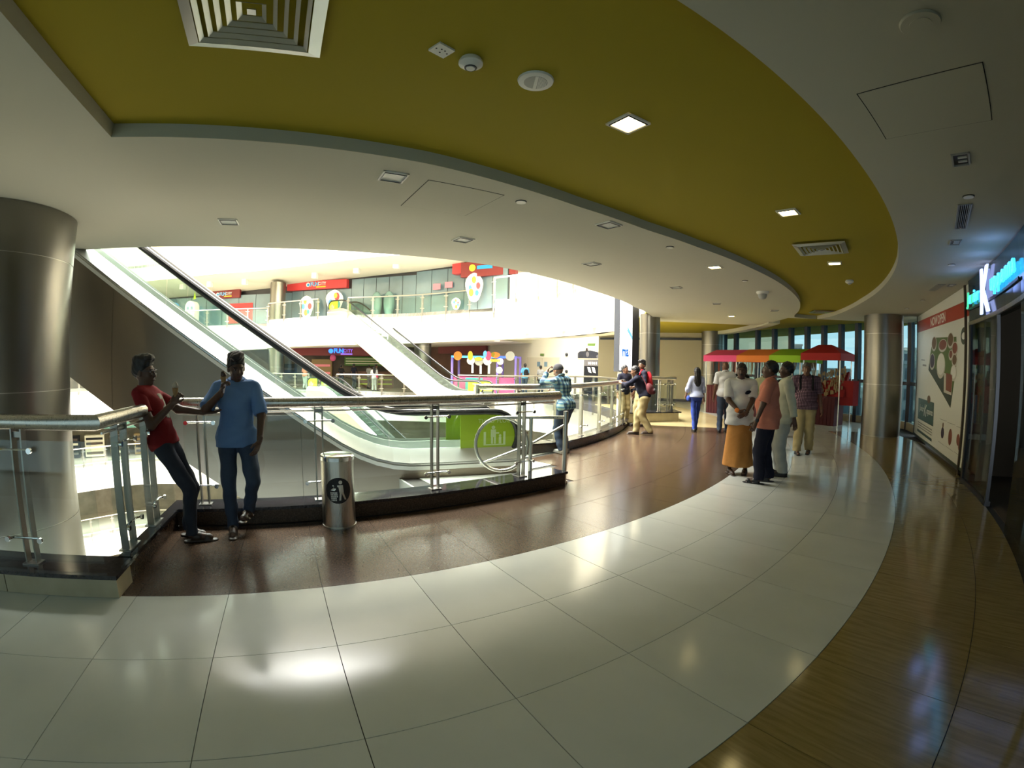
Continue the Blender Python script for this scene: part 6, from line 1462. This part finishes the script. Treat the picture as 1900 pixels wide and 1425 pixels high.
building('tall white apartment block seen right of the steel column', 45.6, 95, 3.2, 6, 5.6, 'bldg_white', 3, 7); building('grey block in front of the white apartment block', 44.7, 80, 4.4, 8, 3.0, 'bldg_grey', 4, 6)
building('long pale block with cranes behind the green canopy', 30.4, 160, 8.5, 10, 7.6, 'bldg_cream', 6, 6); building('slim stair tower above the red canopy', 33.2, 165, 2.6, 3, 9.4, 'bldg_grey', 2, 7); building('white block behind the market stall', 32.6, 60, 9, 8, 1.2, 'bldg_white', 7, 5); building('low white block behind the stall goods', 35.6, 90, 6, 8, 0.3, 'bldg_white', 5, 4)
building('low flat building beside the steel column', 39.4, 70, 9, 8, -.8, 'bldg_white', 6, 3); building('low roofs below the column', 37.6, 45, 6, 6, -5.5, 'bldg_cream', 5, 2); building('low cream houses at the far right window', 46.2, 42, 8, 6, -3.0, 'bldg_cream', 5, 3); building('far pale block on the skyline', 37.4, 240, 14, 10, 2.6, 'bldg_grey', 8, 4); building('far pale block at the left of the skyline', 27.5, 230, 12, 10, 4.6, 'bldg_grey', 7, 4)
for i, (az, d, top) in enumerate(((28.4, 170, 8.6), (32.2, 175, 8.8))):
    q = Vector((d * sin(rad(az)), d * cos(rad(az)), 4)); t = thing('tower_crane', ('left', 'right')[i] + ' tower crane on the skyline', 'crane', q, -rad(az)); hh = top - 4
    MB().box((-.18, -.18, -19), (.18, .18, hh)).build('mast', 'mullion', t); MB().box((-5, -.15, hh - .3), (5, .15, hh)).build('jib', 'mullion', t); MB().tube([(-4.5, 0, hh), (0, 0, hh + 1.8), (4.5, 0, hh)], .06, 5).build('tie_bar', 'mullion', t); MB().box((-5, -.3, hh - 1.1), (-4.2, .3, hh)).build('counterweight', 'bldg_grey', t)
for i, (az, d, r_, z) in enumerate(((40.6, 46, 1.9, -6.5), (35.4, 40, 1.8, -7.2), (42.6, 57, 2.2, -6), (43.6, 50, 2.0, -8), (38.6, 130, 4, -2.5))):
    q = Vector((d * sin(rad(az)), d * cos(rad(az)), -15)); t = thing('tree', ('second tree from the left outside', 'leftmost near tree outside below the window', 'tree outside right beside the steel column', 'tree outside the far right window', 'distant tree on the skyline')[i], 'tree', q)
    MB().tube([(0, 0, 0), (0, 0, 15 + z - r_)], .25, 7).build('trunk', 'leather_brown', t)
    np_object('crown', [Field(.35).ell((0, 0, 15 + z - r_ * .5), (r_, r_, r_)).ell((r_ * .6, .3, 15 + z - r_ * .8), (r_ * .7, r_ * .7, r_ * .6)).ell((-r_ * .6, .3, 15 + z - r_), (r_ * .7, r_ * .7, r_ * .6)).mesh(lambda X, Y, Z: .25 * np.sin(4 * X + 3 * Z) * np.sin(5 * Y + 2 * Z))], 'tree_green', t)
q = Vector((40 * sin(rad(39.6)), 40 * cos(rad(39.6)), -4.2)); t = thing('awning', 'red awning outside below the window', 'awning', q, -rad(39.6)); MB().prism([(-1.2, 0), (1.2, 0), (1.0, 1.2), (-.6, 1.4)], 0, 2.0, R90).build('cover', 'roof_red', t)
for x in (-1, 1): MB().tube([(x, 0, -10.8), (x, 0, 0)], .06, 6).build('pole', 'mullion', t)
